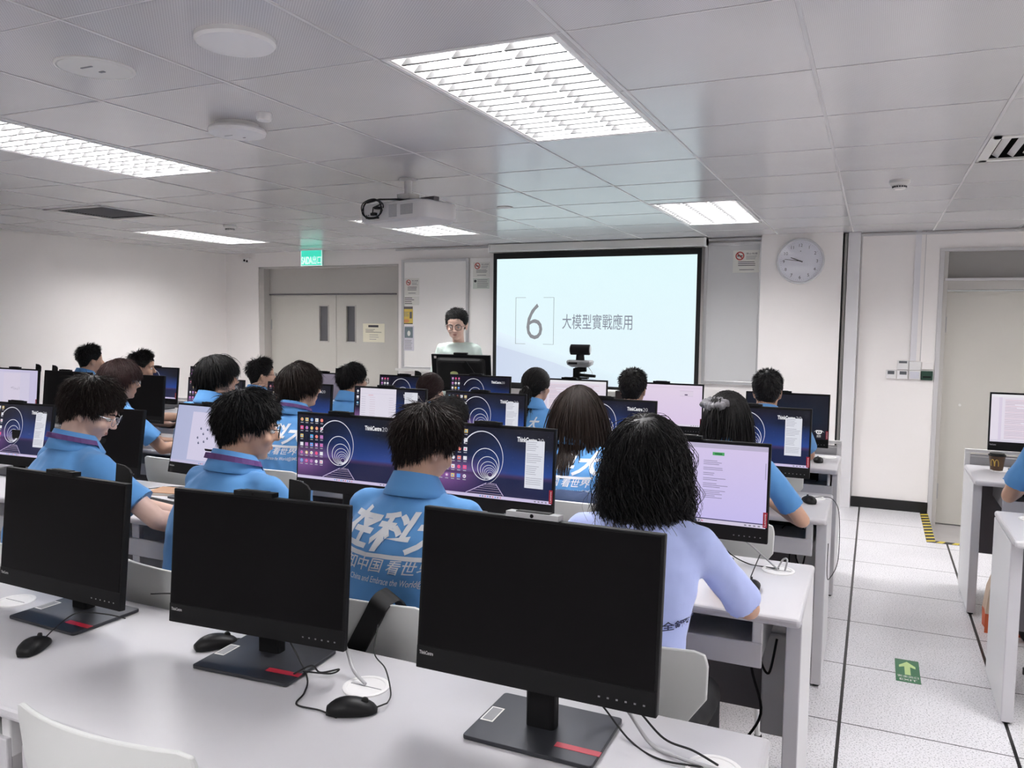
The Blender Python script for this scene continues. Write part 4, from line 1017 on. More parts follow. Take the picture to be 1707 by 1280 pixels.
# ------------------------------------------------------------------ chairs
def chair_proto():
    t = thing('classroom_chair', 'x', 'chair', (0, 0, 0), 0, 'white-backed classroom chairs')
    # back shell outline (x,z), local y = 0 is the back plane, seat in front (+y)
    out = [(-.10, .48), (-.13, .55), (-.155, .635), (-.20, .70), (-.222, .73), (-.225, .815), (-.218, .837), (-.19, .847)]
    R = []
    def half(z):
        for (x0, z0), (x1, z1) in zip(out[:-1], out[1:]):
            if z0 <= z <= z1: return -(x0+(x1-x0)*(z-z0)/(z1-z0))
        return .19
    zs = [.48, .51, .55, .59, .635, .665, .70, .73, .76, .79, .81, .825, .837, .846]
    nx = 14; V = []; F = []
    for s, off in ((0, 0), (1, .011)):
        for z in zs:
            h = half(z)
            for i in range(nx+1):
                x = -h+2*h*i/nx; y = -.02+.9*x*x-.10*(z-.5)+(.05 if z < .5 else 0)*(1-(z-.47)/.03)+off
                V.append((x, y, z+.006*math.cos(x*8)*(z > .8)))
    ns = len(zs)*(nx+1)
    for r in range(len(zs)-1):
        for i in range(nx):
            a = r*(nx+1)+i; F.append((a, a+1, a+nx+2, a+nx+1)); F.append((ns+a, ns+a+nx+1, ns+a+nx+2, ns+a+1))
    for r in range(len(zs)-1):
        for i in (0, nx):
            a = r*(nx+1)+i; b = a+nx+1; F.append((a, b, ns+b, ns+a) if i == 0 else (a, ns+a, ns+b, b))
    for r in (0, len(zs)-1):
        for i in range(nx):
            a = r*(nx+1)+i; F.append((a, ns+a, ns+a+1, a+1))
    mb = MB(); mb.add(V, F, M_chair); mb.build('backrest', t, smooth=50, bevel=.003)
    mb = MB(); lay = [[(x, y, z) for x, y in roundrect(w_, w_, .07, 5, 0, .22)] for w_, z in ((.38, .435), (.405, .440), (.41, .447), (.40, .453))]
    mb.rings(lay, M_wood); mb.build('seat', t, smooth=60)
    mb = MB(); mb.tube(spline([(0, .02, .44), (0, .0, .46), (0, -.01, .50), (0, -.025, .60)]), .014, M_white, 10); mb.build('back_support', t, smooth=60)
    for sx, sy in ((-1, -1), (1, -1), (-1, 1), (1, 1)):
        mb = MB(); mb.tube([(sx*.13, .22+sy*.13, .434), (sx*.17, .22+sy*.17, .30), (sx*.19, .22+sy*.2, .012)], .011, M_white, 10)
        l = mb.build('leg', t, smooth=60); mb = MB(); mb.cone((sx*.19, .22+sy*.2, 0), (sx*.19, .22+sy*.2, .03), .014, .014, M_rubber, 12); mb.build('foot', l)
    return t
chair0 = chair_proto(); chair_used = [False]
def chair(x, y, label, rz=0):
    if not chair_used[0]:
        chair_used[0] = True; chair0.location = (x, y, 0); chair0.rotation_euler = (0, 0, R_(rz)); chair0['label'] = label; return chair0
    return dup(chair0, (x, y, 0), R_(rz), label)
chair(-1.22, .95, 'empty white chair pushed under the near desk, at the bottom left')

# ------------------------------------------------------------------ teacher's desk and equipment
t = thing('teacher_desk', 'pale teacher desk behind the students, under the projection screen', 'desk', (-2.4, 5.95, 0))
mb = MB(); mb.bx(-1.25, 1.1, -.25, .08, .90, .93, M_desk); mb.build('desktop', t, bevel=.006)
mb = MB(); mb.bx(-1.2, 1.05, -.2, -.18, .05, .90, M_desk2); mb.bx(-1.2, -1.18, -.2, .06, 0, .9, M_desk2); mb.bx(1.03, 1.05, -.2, .06, 0, .9, M_desk2); mb.bx(-.2, -.18, -.2, .06, 0, .9, M_desk2); mb.build('carcass', t)
t = thing('teacher_computer', 'black computer seen from behind, in front of the standing teacher', 'computer', (-3.08, 5.80, .93), R_(5))
mb = MB(); Tm = Matrix.Translation((0, 0, .06)) @ Matrix.Rotation(R_(8), 4, 'X')
mb.bx(-.26, .26, 0, .02, 0, .31, M_black, Tm); lay = [[(a, y_, b) for a, b in roundrect(w_, h_, .03, 3, 0, .16)] for w_, h_, y_ in ((.44, .25, .0), (.40, .21, -.02), (.36, .18, -.025))]
mb.rings(lay, M_blackm, Tm); mb.build('chassis', t, bevel=.003)
mb = MB(); mb.bx(-.235, -.215, -.002, .0, .275, .295, M_offw, Tm); mb.build('asset_label', t)
mb = MB(); mb.ell((-.05, -.027, .16), (.035, .002, .016), mat('yellow_green_sticker', (.55, .62, .25), .5), 20, 8, Tm); mb.bx(.0, .03, -.027, -.025, .145, .15, M_offw, Tm); mb.build('sticker', t)
mb = MB(); mb.bx(-.06, .06, .0, .025, .31, .325, M_black, Tm); mb.build('webcam', t)
mb = MB(); mb.box((0, 0, 0), (.05, .012, .36), M_black, Matrix.Translation((.17, -.10, .16)) @ Matrix.Rotation(R_(-38), 4, 'Y')); mb.build('stand_arm', t)
mb = MB(); mb.bx(-.14, .14, -.13, .08, 0, .008, M_base); mb.bx(-.02, .02, -.03, .01, .008, .2, M_black); mb.build('base', t)
t = thing('conference_camera', 'black conference camera on a grey base above the white text screen', 'camera', (-2.05, 5.78, .93), R_(8))
mb = MB(); mb.cone((0, 0, 0), (0, 0, .012), .07, .065, M_blackm, 24); mb.cone((0, 0, .012), (0, 0, .21), .014, .014, M_black, 12); mb.box((0, 0, .215), (.13, .07, .012), M_blackm); mb.build('tripod_base', t)
mb = MB(); mb.box((-.025, 0, .255), (.05, .05, .07), M_black); mb.cone((0, -.02, .24), (.13, -.05, .235), .013, .011, M_black, 12); mb.cone((-.04, 0, .275), (.05, 0, .285), .02, .02, M_black, 12); mb.build('clamp', t, bevel=.004)
mb = MB(); lay = [[(x, y, z) for x, y in roundrect(w_, d_, .02, 4)] for w_, d_, z in ((.13, .08, .30), (.185, .12, .318), (.195, .125, .34), (.185, .115, .352))]
mb.rings(lay, mat('mid_grey_plastic', (.30, .31, .32), .4)); mb.bx(-.08, -.01, -.064, -.055, .322, .338, M_black); mb.build('camera_base', t)
mb = MB(); mb.cone((0, 0, .35), (0, 0, .40), .034, .03, M_black, 20); mb.build('neck', t, smooth=1)
mb = MB(); lay = [[(.075*k, y, z+.432) for y, z in roundrect(.075*s, .08*s, .03*s, 5)] for k, s in ((-1, .85), (-.95, 1), (.95, 1), (1, .85))]
mb.rings(lay, M_black); mb.build('camera_head', t, smooth=1)
mb = MB(); mb.cone((-.078, 0, .432), (-.0785, 0, .432), .030, .030, M_alu, 20); mb.cone((.076, 0, .432), (.0785, 0, .432), .032, .032, M_alu, 20); mb.build('rim', t)
mb = MB(); mb.tube(spline([(.06, .02, .30), (.09, .03, .25), (.06, .03, .22), (.03, .02, .25), (.05, .02, .30)]), .002, M_offw, 5); mb.build('cord', t)
cable('cable', [(-2.60, 5.80, .94), (-2.52, 5.82, 1.04), (-2.47, 5.86, 1.08), (-2.45, 5.9, .94)], 'cables tangled on the teacher desk left of the ponytail girl', .004, M_offw)
t = thing('speaker', 'small dark speaker on the teacher desk left of the short-haired man', 'speaker', (-1.72, 5.82, .93))
mb = MB(); mb.prism(roundrect(.10, .09, .02, 4), 0, .13, mat('brown_black', (.03, .02, .02), .5)); mb.build('cabinet', t, bevel=.004)
t = thing('desk_box', 'white equipment box on the teacher desk between the two front students', 'box', (-1.88, 5.92, .93))
mb = MB(); mb.bx(-.10, .10, -.06, .06, 0, .12, M_offw); mb.build('case', t, bevel=.01); mb = MB(); mb.bx(-.06, .06, -.061, -.059, .05, .08, M_inkg); mb.build('front_panel', t)
# ------------------------------------------------------------------ people
def vlerp(a, b, t): return Vector(a)*(1-t)+Vector(b)*t
def limb(mb, P, r, m, n=14):
    """tapered chain with rounded joints"""
    for i in range(len(P)-1): mb.cone(P[i], P[i+1], r[i], r[i+1], m, n)
    for p, q in zip(P, r): mb.ell(p, (q, q, q), m, n, 8)
def ik(a, b, l1, l2, pole):
    a, b = Vector(a), Vector(b); d = b-a; L = min(d.length, (l1+l2)*.999); u = d.normalized()
    b = a+u*L; x = (l1*l1-l2*l2+L*L)/(2*L); h = math.sqrt(max(0, l1*l1-x*x))
    p = Vector(pole); p = (p-u*p.dot(u)).normalized()
    return a+u*x+p*h, b
def hand_geo(mb, wrist, direc, palm_n, m, side, curl=.6):
    """palm and five fingers; palm_n points out of the palm (down when resting)"""
    d = Vector(direc).normalized(); nrm = Vector(palm_n); nrm = (nrm-d*nrm.dot(d)).normalized(); s = d.cross(nrm)*side   # s points to the thumb side
    w = Vector(wrist); k0 = w+d*.085
    for t in (-.030, -.010, .010, .030):
        limb(mb, [w+s*t*.6+d*.01, k0+s*t+d*(-.004 if t < -.02 else 0)], [.0145, .0115], m, 10)
    for i, (t, ln) in enumerate(((.030, .070), (.010, .078), (-.010, .073), (-.030, .057))):
        P = [k0+s*t]; dd = d.copy(); a = curl*(.25+.06*i)
        for seg, fr in enumerate((.42, .32, .26)):
            dd = (Matrix.Rotation(a, 3, d.cross(nrm)) @ dd); P.append(P[-1]+dd*ln*fr); a = curl*.55
        limb(mb, P, [.0098, .0090, .0082, .0068], m, 10)
    b = w+d*.022+s*.028; P = [b, b+d*.03+s*.024+nrm*.01, b+d*.058+s*.030+nrm*.016]
    limb(mb, P, [.0125, .0105, .0082], m, 10)
def head_geo(mb, c, Rm, m):
    def e(p, r, nu=20, nv=14): mb.ell(c+Rm @ Vector(p), r, m, nu, nv, rot=Rm)
    def cp(a, b, r0, r1): limb(mb, [c+Rm @ Vector(a), c+Rm @ Vector(b)], [r0, r1], m, 12)
    e((0, -.012, .03), (.075, .094, .086), 28, 18)
    e((0, .030, -.030), (.0625, .060, .086), 24, 16)
    e((0, .030, -.070), (.055, .050, .037))
    e((0, .065, -.094), (.024, .017, .014))
    e((0, .030, .045), (.066, .060, .050))
    cp((0, .085, .012), (0, .106, -.022), .0075, .0105); e((0, .108, -.026), (.0115, .010, .009)); 
    for s in (-1, 1):
        e((s*.0105, .100, -.029), (.0075, .008, .0065)); e((s*.034, .062, -.030), (.028, .026, .026)); cp((s*.012, .084, .024), (s*.045, .070, .022), .0085, .0085)
        e((s*.077, -.010, -.008), (.009, .019, .031)); e((s*.083, -.016, .004), (.006, .014, .018)); e((s*.075, -.002, -.034), (.008, .010, .011))
    e((0, .084, -.0575), (.026, .008, .0065)); e((0, .083, -.067), (.022, .008, .0075))
def spectacles(par, c, Rm, m, r=.024, square=False, tk=1.):
    mb = MB()
    def W(p): return c+Rm @ Vector(p)
    yf = .108
    for s in (-1, 1):
        P = []
        for i in range(25):
            a = 2*PI*i/24; k = 1 if not square else 1/max(abs(math.cos(a)), abs(math.sin(a)))**.45
            P.append(W((s*.033+r*1.05*k*math.cos(a), yf-.25*abs(r*math.cos(a)*(1 if s*math.cos(a) > 0 else 0)), .003+r*.88*k*math.sin(a))))
        mb.tube(P, .0013*tk, m, 6)
        mb.tube([W((s*(.033+r), yf-.006, .012)), W((s*.074, yf-.02, .013)), W((s*.083, .03, .012)), W((s*.085, -.005, .010)), W((s*.083, -.030, -.012))], .0015, m, 6)
    mb.tube([W((-.010, yf-.001, .008)), W((0, yf+.001, .012)), W((.010, yf-.001, .008))], .0013, m, 6)
    g = mb.build('glasses', par, smooth=60)
    mb = MB()
    for s in (-1, 1): mb.flat([W((s*.033+r*math.cos(2*PI*i/20), yf, .003+r*.85*math.sin(2*PI*i/20))) for i in range(20)], M_lens)
    mb.build('lenses', g)
# ---- hair: a closed cap plus many tapered locks
def hairline(phi):   # phi 0 = face, pi = nape ; lowest z of the hair in head coordinates
    a = abs(phi)
    K = [(0, .070), (.5, .066), (.85, .045), (1.15, .005), (1.45, .012), (1.75, .005), (2.0, -.035), (2.5, -.062), (PI, -.070)]
    for (a0, z0), (a1, z1) in zip(K[:-1], K[1:]):
        if a0 <= a <= a1: return z0+(z1-z0)*(a-a0)/(a1-a0)
    return -.07
HC = Vector((0, -.012, .03)); HR = Vector((.079, .098, .090))
def scalp(phi, z):
    """point on the skull at azimuth phi (0 = +y) and height z"""
    zz = (z-HC.z)/HR.z
    if zz < -.55: k = math.sqrt(1-.3025)*(1-(-.55-zz)*.28)
    else: k = math.sqrt(max(0, 1-min(1, zz)**2))
    p = Vector((math.sin(phi)*HR.x*k, HC.y+math.cos(phi)*HR.y*k, z))
    n = Vector((math.sin(phi)/HR.x*k, math.cos(phi)/HR.y*k, max(-.3, zz)/HR.z)).normalized()
    return p, n
def cap_geo(mb, c, Rm, m, th, lift=0, zoff=0., noise_a=.004, seed=0):
    """th(phi, q) -> thickness, q = 0 at hairline .. 1 at crown"""
    nphi, nz = 40, 14; top = HC.z+HR.z*.998; outer = []; inner = []
    for j in range(nz+1):
        q = j/nz; ro = []; ri = []
        for i in range(nphi):
            phi = -PI+2*PI*i/nphi; z0 = hairline(phi)+zoff; z = z0+(top-z0)*math.sin(q*PI/2)
            p, n = scalp(phi, z); t = th(abs(phi), q)
            nn = noise.noise(Vector((p.x*45+seed, p.y*45, p.z*30)))*noise_a
            ro.append(c+Rm @ (p+n*(t+nn))); ri.append(c+Rm @ (p-n*.012))
        outer.append(ro); inner.append(ri)
    mb.rings(inner[::-1]+outer, m, cap=True)
def locks(mb, c, Rm, m, N, S, length, r0, out=.5, grav=.5, flow=(0, 0, -1), curl=0., spread=.25, seed=1, colliders=(), zoff=0., thick=None, phis=(-PI, PI), qmin=0., fwd=0., clump=0, amp=.0, tip=.25, down=Vector((0, 0, -1)), nside=3, hug=.008, root_out=.002, wave=0):
    rng = np.random.default_rng(seed); Rn = np.array(Rm); cn = np.array(c)
    P0 = []; N0 = []; Q = []; PH = []
    top = HC.z+HR.z*.998
    for _ in range(N):
        phi = phis[0]+(phis[1]-phis[0])*rng.random(); q = qmin+(1-qmin)*rng.random()**1.0
        z0 = hairline(phi)+zoff; z = z0+(top-z0)*(1-(1-q)**1.25 if q < 1 else 1)
        p, n = scalp(phi, z); t = thick(abs(phi), q) if thick else 0
        P0.append(p+n*(t*.8+root_out)); N0.append(n); Q.append(q); PH.append(phi)
    P0 = np.array([list(p) for p in P0]); N0 = np.array([list(n) for n in N0]); Q = np.array(Q); PH = np.array(PH)
    L = np.array([length(abs(a), b) for a, b in zip(PH, Q)])*(.75+.5*rng.random(N))
    fl = np.array(flow, float)[None]+np.stack([np.zeros(N), np.full(N, fwd), np.zeros(N)], 1)
    # flow away from a whorl at the crown
    wh = P0-np.array([0, -.055, .115])[None]; wh /= (np.linalg.norm(wh, axis=1, keepdims=True)+1e-6)
    fl = fl*.6+wh*.7
    fl -= N0*(fl*N0).sum(1, keepdims=True); fl /= (np.linalg.norm(fl, axis=1, keepdims=True)+1e-6)
    D = N0*out+fl+rng.normal(0, spread, (N, 3)); D /= np.linalg.norm(D, axis=1, keepdims=True)
    # to body space
    P = P0 @ Rn.T+cn; D = D @ Rn.T; dn = np.array(down)
    pts = [P.copy()]; ph = rng.random(N)*6.28; ax = rng.normal(0, 1, (N, 3)); ax /= np.linalg.norm(ax, axis=1, keepdims=True)
    inv = np.linalg.inv(Rn)
    for s in range(S):
        st = (L/S)[:, None]; D = D*(1-grav*.5)+dn[None]*grav*.5+rng.normal(0, .04, (N, 3)); 
        if curl: D = D+ax*(curl*np.sin(ph+s*1.5))[:, None]
        D /= np.linalg.norm(D, axis=1, keepdims=True); P = P+D*st
        h = (P-cn) @ inv.T; e = (h-np.array(HC))/(np.array(HR)+hug); k = np.linalg.norm(e, axis=1); ins = k < 1
        h2 = np.array(HC)+e/np.maximum(k, 1e-6)[:, None]*(np.array(HR)+hug); P = np.where(ins[:, None], h2 @ Rn.T+cn, P)
        for cc, rr in colliders:
            e = (P-np.array(cc))/np.array(rr); k = np.linalg.norm(e, axis=1); ins = k < 1
            P = np.where(ins[:, None], np.array(cc)+e/np.maximum(k, 1e-6)[:, None]*np.array(rr), P)
        pts.append(P.copy())
    pts = np.stack(pts, 1)   # N, S+1, 3
    if wave:
        u = np.linspace(0, 1, S+1)[None, :, None]; root = pts[:, :1]
        k = root[..., 0:1]*55+root[..., 1:2]*31+root[..., 2:3]*23+rng.normal(0, .35, (N, 1, 1))
        rad = pts-np.array([cn[0], cn[1], 0])[None, None]; rad[..., 2] = 0; rad /= (np.linalg.norm(rad, axis=2, keepdims=True)+1e-6)
        tang = np.stack([-rad[..., 1], rad[..., 0], np.zeros_like(rad[..., 0])], -1)
        pts = pts+(tang*np.sin(u*19+k)+rad*np.cos(u*19+k)*.8)*wave*np.minimum(1, u*1.6)
    strands(mb, pts, r0, m, rng, nside, tip)
def strands(mb, pts, r0, m, rng, nside=3, tip=.25):
    N, S1, _ = pts.shape
    T = np.gradient(pts, axis=1); T /= (np.linalg.norm(T, axis=2, keepdims=True)+1e-9)
    a = rng.normal(0, 1, (N, 1, 3)); U = np.cross(T, a); U /= (np.linalg.norm(U, axis=2, keepdims=True)+1e-9); V = np.cross(T, U)
    sh = np.array([.8]+[1.0]*(S1-2)+[tip]) if S1 > 2 else np.array([1, tip]); sh = np.interp(np.arange(S1)/(S1-1), [0, .55, 1], [1, .85, tip*.3])
    R = (r0*(.7+.6*rng.random(N)))[:, None]*sh[None]
    vs = np.stack([pts+(U*math.cos(2*PI*k/nside)+V*math.sin(2*PI*k/nside))*R[:, :, None] for k in range(nside)], 2)  # N,S1,ns,3
    o = len(mb.v); mb.v += vs.reshape(-1, 3).tolist(); mi = mb.mi(m)
    base = (np.arange(N)*S1*nside)[:, None, None]; s = (np.arange(S1-1)*nside)[None, :, None]; k = np.arange(nside)[None, None]; k2 = (k+1) % nside
    F = np.stack([base+s+k, base+s+k2, base+s+nside+k2, base+s+nside+k], -1).reshape(-1, 4)+o
    mb.f += [tuple(f) for f in F.tolist()]; mb.m += [mi]*len(F)
class HMB(MB):
    def build(s, name, parent=None, **k):
        me = bpy.data.meshes.new(name); me.from_pydata([tuple(v) for v in s.v], [], s.f)
        for m in s.mats: me.materials.append(m)
        me.polygons.foreach_set('material_index', s.m); me.polygons.foreach_set('use_smooth', [True]*len(s.f))
        o = bpy.data.objects.new(name, me); COL.objects.link(o)
        if parent: o.parent = parent
        return o
def wrinkle(o, amp, seed, scale=9):
    """soft folds: low-frequency sine mix displaced along the normals"""
    me = o.data; n = len(me.vertices); me.update()
    co = np.empty(n*3, np.float32); me.vertices.foreach_get('co', co); co = co.reshape(-1, 3)
    nr = np.empty(n*3, np.float32); me.vertices.foreach_get('normal', nr); nr = nr.reshape(-1, 3)
    rng = np.random.default_rng(int(seed*10)); d = np.zeros(n)
    wp = co+.02*np.sin(co[:, [1, 2, 0]]*17+seed)
    for k in range(14):
        f = scale*(1.2+k*.55); v = rng.normal(0, 1, 3)*np.array([1.15, 1.0, .75]); v /= np.linalg.norm(v)
        d += (1-abs(np.sin(wp @ v*f+rng.random()*6.28)))*(1/(1+.28*k))*.75-.25
    d /= 3.0
    co += nr*(d*amp)[:, None]; me.vertices.foreach_set('co', co.ravel()); me.update()
HTOP = dict(neat=.140, fade=.150, crop=.138, mop=.150, bowl=.145, long=.140, curlybob=.150, ponytail=.135, bun=.135, scrunchie=.138)
def person(label, hx, hy, top, lean=.10, byaw=0, hyaw=0, hpitch=0, hroll=0, hair='mop', skin=None, shirt=None, col=None, glasses=None, lanyard=False,
           hands=None, standing=False, chair_lbl=None, sleeve=.62, female=False, vox=.008, dens=1., text=None, name='person', build_=1., collar=True, hairm=None, trousers=None, floor=0, earring=False, gm=None, chair_dx=0, hseed=1, hs=.90):
    skin = skin or M_skin; shirt = shirt or M_shirt; hm = hairm or M_hair; trousers = trousers or M_trous
    B = build_*(.92 if female else 1.)
    by = R_(byaw); fx, fy = -math.sin(by), math.cos(by)
    # root under the hips
    rx, ry = hx-fx*(lean+.05), hy-fy*(lean+.05)
    t = thing(name, label, 'person', (rx, ry, floor), by)
    top -= floor; HS = hs
    hz = top-HTOP[hair]*HS; hc = Vector((0, lean+.05, hz))
    Rm = Matrix.Rotation(R_(hyaw), 3, 'Z') @ Matrix.Rotation(R_(-hpitch), 3, 'X') @ Matrix.Rotation(R_(hroll), 3, 'Y') @ Matrix.Diagonal((HS*(1.06 if standing else 1), HS, HS))
    nb = Vector((0, lean-.005, hz-(.120 if not standing else .152))); hipz = .93 if standing else .52
    hip = Vector((0, 0, hipz)); chest = vlerp(hip, nb, .62)+Vector((0, -.012, 0))
    sh = [Vector((s*.168*B, lean-.015, nb.z-.058)) for s in (-1, 1)]
    # --- body skin: one continuous surface
    mb = MB(); head_geo(mb, hc, Rm, skin)
    nk = hc+Rm @ Vector((0, -.022, -.055)); limb(mb, [nk, nb+Vector((0, -.008, .0))], [.054*B**.5 if not female else .046, .052 if not female else .044], skin, 18)
    mb.ell(vlerp(chest, nb, .55), (.12*B, .06, .07), skin, 18, 12); mb.ell(chest, (.12*B, .08, .14), skin, 18, 12); mb.ell(hip+Vector((0, 0, .06)), (.11, .08, .12), skin, 18, 12)
    limb(mb, [hip+Vector((0, 0, .1)), chest, nb+Vector((0, 0, -.03))], [.08, .08, .042], skin)
    if hands is None: hands = ((-.16, .50, .80), (.16, .50, .80))
    arms = []
    for i, s in enumerate((-1, 1)):
        tgt = Vector(hands[i][:3])-(Vector((0, 0, 0)))
        el, wr = ik(sh[i], tgt, .275, .245, (s*.75, -.25, -1.))
        if len(hands[i]) > 3: el, wr = ik(sh[i], tgt, .275, .245, hands[i][3])
        arms.append((sh[i], el, wr)); d = (wr-el).normalized()
        limb(mb, [vlerp(chest, nb, .6)+Vector((s*.06, 0, 0)), sh[i]+Vector((0, 0, -.01)), vlerp(sh[i], el, .5), el, vlerp(el, wr, .3), wr], [.034, .036*B, .037*B, .034*B, .036*B, .0225], skin, 14)
        hd = Vector((-s*.25, .8, -.12)) if len(hands[i]) < 5 else Vector(hands[i][4])
        hd = (hd.normalized()+d*.8).normalized(); hand_geo(mb, wr+d*.005, hd, (0, 0, -1) if len(hands[i]) < 6 else hands[i][5], skin, -s, .7)
    legs = []
    for s in (-1, 1):
        h0 = hip+Vector((s*.085, 0, 0))
        if standing: kn = Vector((s*.10, .02, .49)); an = Vector((s*.10, -.01, .09))
        else: kn = Vector((s*.11, .40, .49)); an = Vector((s*.12, .36, .10))
        legs.append((h0, kn, an)); limb(mb, [h0, kn, an, an+Vector((0, .1, -.05))], [.06, .042, .03, .03], skin, 12)
    body = mb.build('body', t); fingerprint_mesh(body, vox, 3 if vox > .006 else 4, .5)
    # eyes, brows and lips
    def H(p): return hc+Rm @ Vector(p)
    if vox < .0075:
        mb = MB()
        for s in (-1, 1): mb.ell(H((s*.031, .079, .002)), (.011, .011, .0085 if not standing else .005), M_eye, 14, 10, rot=Rm); mb.ell(H((s*.031, .0875, .0 if not standing else -.002)), (.0045, .0035, .0045), M_ink, 10, 8, rot=Rm); mb.tube([H((s*.020, .088, .006)), H((s*.031, .0915, .0085)), H((s*.043, .084, .005))], .0013, M_ink, 6)
        mb.build('eyes', t, smooth=60)
        mb = MB()
        for s in (-1, 1): mb.tube([H((s*.014, .096, .022)), H((s*.030, .092, .0275)), H((s*.048, .080, .024))], [.0022, .0034, .0015], hm, 6)
        mb.build('eyebrows', t, smooth=60)
        mb = MB(); 
        for z, w_, r in ((-.0580, .023, .0030), (-.0640, .020, .0036)): mb.tube([H((x*w_, .0915-.0085*abs(x)**1.5, z+.001*abs(x))) for x in (-1, -.6, -.2, .2, .6, 1)], [r*.3, r*.8, r, r, r*.8, r*.3], M_lip, 8)
        mb.build('lips', t, smooth=60)
    # --- trousers
    mb = MB(); mb.ell(hip+Vector((0, 0, .045 if not standing else -.02)), (.168*B if not standing else .155, .125 if not standing else .108, .105), trousers, 20, 14)
    for (h0, kn, an) in legs: limb(mb, [h0, vlerp(h0, kn, .5), kn, vlerp(kn, an, .5), an], [.078, .072, .062, .055, .05], trousers, 16)
    o = mb.build('trousers', t); fingerprint_mesh(o, max(vox, .010), 4, .5); wrinkle(o, .010, 3.1)
    for (h0, kn, an) in legs:
        mb = MB(); f = Vector((an.x, an.y, 0)); sec = []
        for q, w_, h_ in ((-.075, .025, .05), (-.06, .034, .07), (0, .036, .072), (.06, .042, .05), (.12, .043, .04), (.165, .03, .025)):
            sec.append([(f.x+w_*math.cos(a), f.y+q, .003+h_*.5*(1+math.sin(a))) for a in [2*PI*i/14 for i in range(14)]])
        mb.rings(sec, M_offw if rnd.random() < .4 else M_blackm); mb.build('shoe', t, smooth=60)
    # --- shirt
    mb = MB(); w = 1.0*B; low = hip+Vector((0, -.005, .0)) if not standing else hip; secs = []
    prof = [(0, .165*w, .125, 0), (.10, .168*w, .128, -.0), (.28, .165*w, .124, -.004), (.48, .172*w, .122, -.012), (.66, .183*w, .120, -.018), (.80, .190*w, .110, -.016), (.885, .172*w, .092, -.010), (.94, .132*w, .092, -.004), (.985, .088, .080, -.002), (1.02, .074, .070, 0)]
    if not collar: prof = prof[:-1]
    if standing: prof[0] = (-.12, .172*w, .130, 0)
    if female: prof = [(a, b*(.93 if .2 < a < .55 else 1), c, d) for a, b, c, d in prof]
    for q, a, b, dy_ in prof:
        p = vlerp(low, nb+Vector((0, 0, .012)), q); p.y += dy_-.055*lean/.1*math.sin(PI*q)*.35
        secs.append([p+Vector((a*(abs(math.cos(2*PI*i/28))**.85)*(1 if math.cos(2*PI*i/28) > 0 else -1), b*math.sin(2*PI*i/28), 0)) for i in range(28)])
    mb.rings(secs, shirt)
    for i, s in enumerate((-1, 1)):
        s0, el, wr = arms[i]; e1 = vlerp(s0, el, sleeve); e2 = vlerp(s0, el, min(1, sleeve+.12))
        limb(mb, [vlerp(s0, nb, .55)+Vector((0, 0, -.008)), s0+Vector((-s*.004, 0, -.004)), vlerp(s0, el, .4)], [.045, .062*B, .060*B], shirt, 18)
        mb.cone(vlerp(s0, el, .35), e2, .060*B, .066*B, shirt, 20)
    so = mb.build('shirt', t); fingerprint_mesh(so, max(vox, .008), 5, .5); wrinkle(so, .014, hseed*3.3, 8)
    if collar:
        mb = MB(); n = 30; cn = nb+Vector((0, .0, .022))
        def cr(k, z, tl=1): return [cn+Vector((.058*k*math.cos(2*PI*i/n), .060*k*math.sin(2*PI*i/n)-.002, z-.020*math.sin(2*PI*i/n)*tl)) for i in range(n)]
        mb.rings([cr(1.25, -.022), cr(1.08, .018), cr(1.05, .024), cr(1.10, .026), cr(1.22, .012), cr(1.50, -.020), cr(1.62, -.034), cr(1.60, -.040), cr(1.50, -.038)], shirt, close=False, cap=False)
        mb.build('collar', t, smooth=60)
    if lanyard:
        mb = MB(); P = []
        cn = nb+Vector((0, 0, .022))
        ring_ = [cn+Vector((.084*math.cos(a), .084*math.sin(a)-.004, .001-.026*math.sin(a)-(.03 if math.sin(a) > .5 else 0))) for a in [R_(110+320*i/24) for i in range(25)]]
        for k in range(len(ring_)-1):
            a, b = ring_[k], ring_[k+1]; u = Vector((0, 0, .0085))
            oa = (a-cn); oa.z = 0; oa.normalize(); ob = (b-cn); ob.z = 0; ob.normalize()
            mb.add([a-u+oa*.006, b-u+ob*.006, b+u, a+u, a-u+oa*.008, b-u+ob*.008, b+u+ob*.002, a+u+oa*.002], [(0, 1, 2, 3), (4, 5, 6, 7), (3, 2, 6, 7), (0, 1, 5, 4)], M_lany)
        mb.build('lanyard', t, smooth=60)
    if text:
        bm = bmesh.new(); bm.from_mesh(so.data); bvh = BVHTree.FromBMesh(bm); bm.free()
        for (nm, txt, x0, z0, w_, h_, kw, mm) in text:
            vs, fs, W, Hh = text_geo(txt, **kw); b2 = bmesh.new(); bv = [b2.verts.new((x0+a*w_/W, 0, z0+b*h_/Hh)) for a, b in vs]
            for f in fs:
                try: b2.faces.new([bv[i] for i in f])
                except ValueError: pass
            bmesh.ops.triangulate(b2, faces=b2.faces)
            for _ in range(4):
                lg = [e for e in b2.edges if e.calc_length() > .007]
                if lg: bmesh.ops.subdivide_edges(b2, edges=lg, cuts=1); bmesh.ops.triangulate(b2, faces=b2.faces)
            for v in b2.verts:
                hit = bvh.ray_cast(Vector((v.co.x, -1, v.co.z)), Vector((0, 1, 0)))
                v.co.y = (hit[0].y-.0025) if hit[0] else chest.y
            me = bpy.data.meshes.new(nm); b2.to_mesh(me); b2.free(); me.materials.append(mm)
            o = bpy.data.objects.new(nm, me); COL.objects.link(o); o.parent = so
    if glasses: spectacles(t, hc, Rm, gm or M_glass, square=(glasses == 'square'), tk=1.9 if standing else 1.)
    # --- hair
    hb = HMB(); D_ = dens; I3 = Matrix.Identity(3)
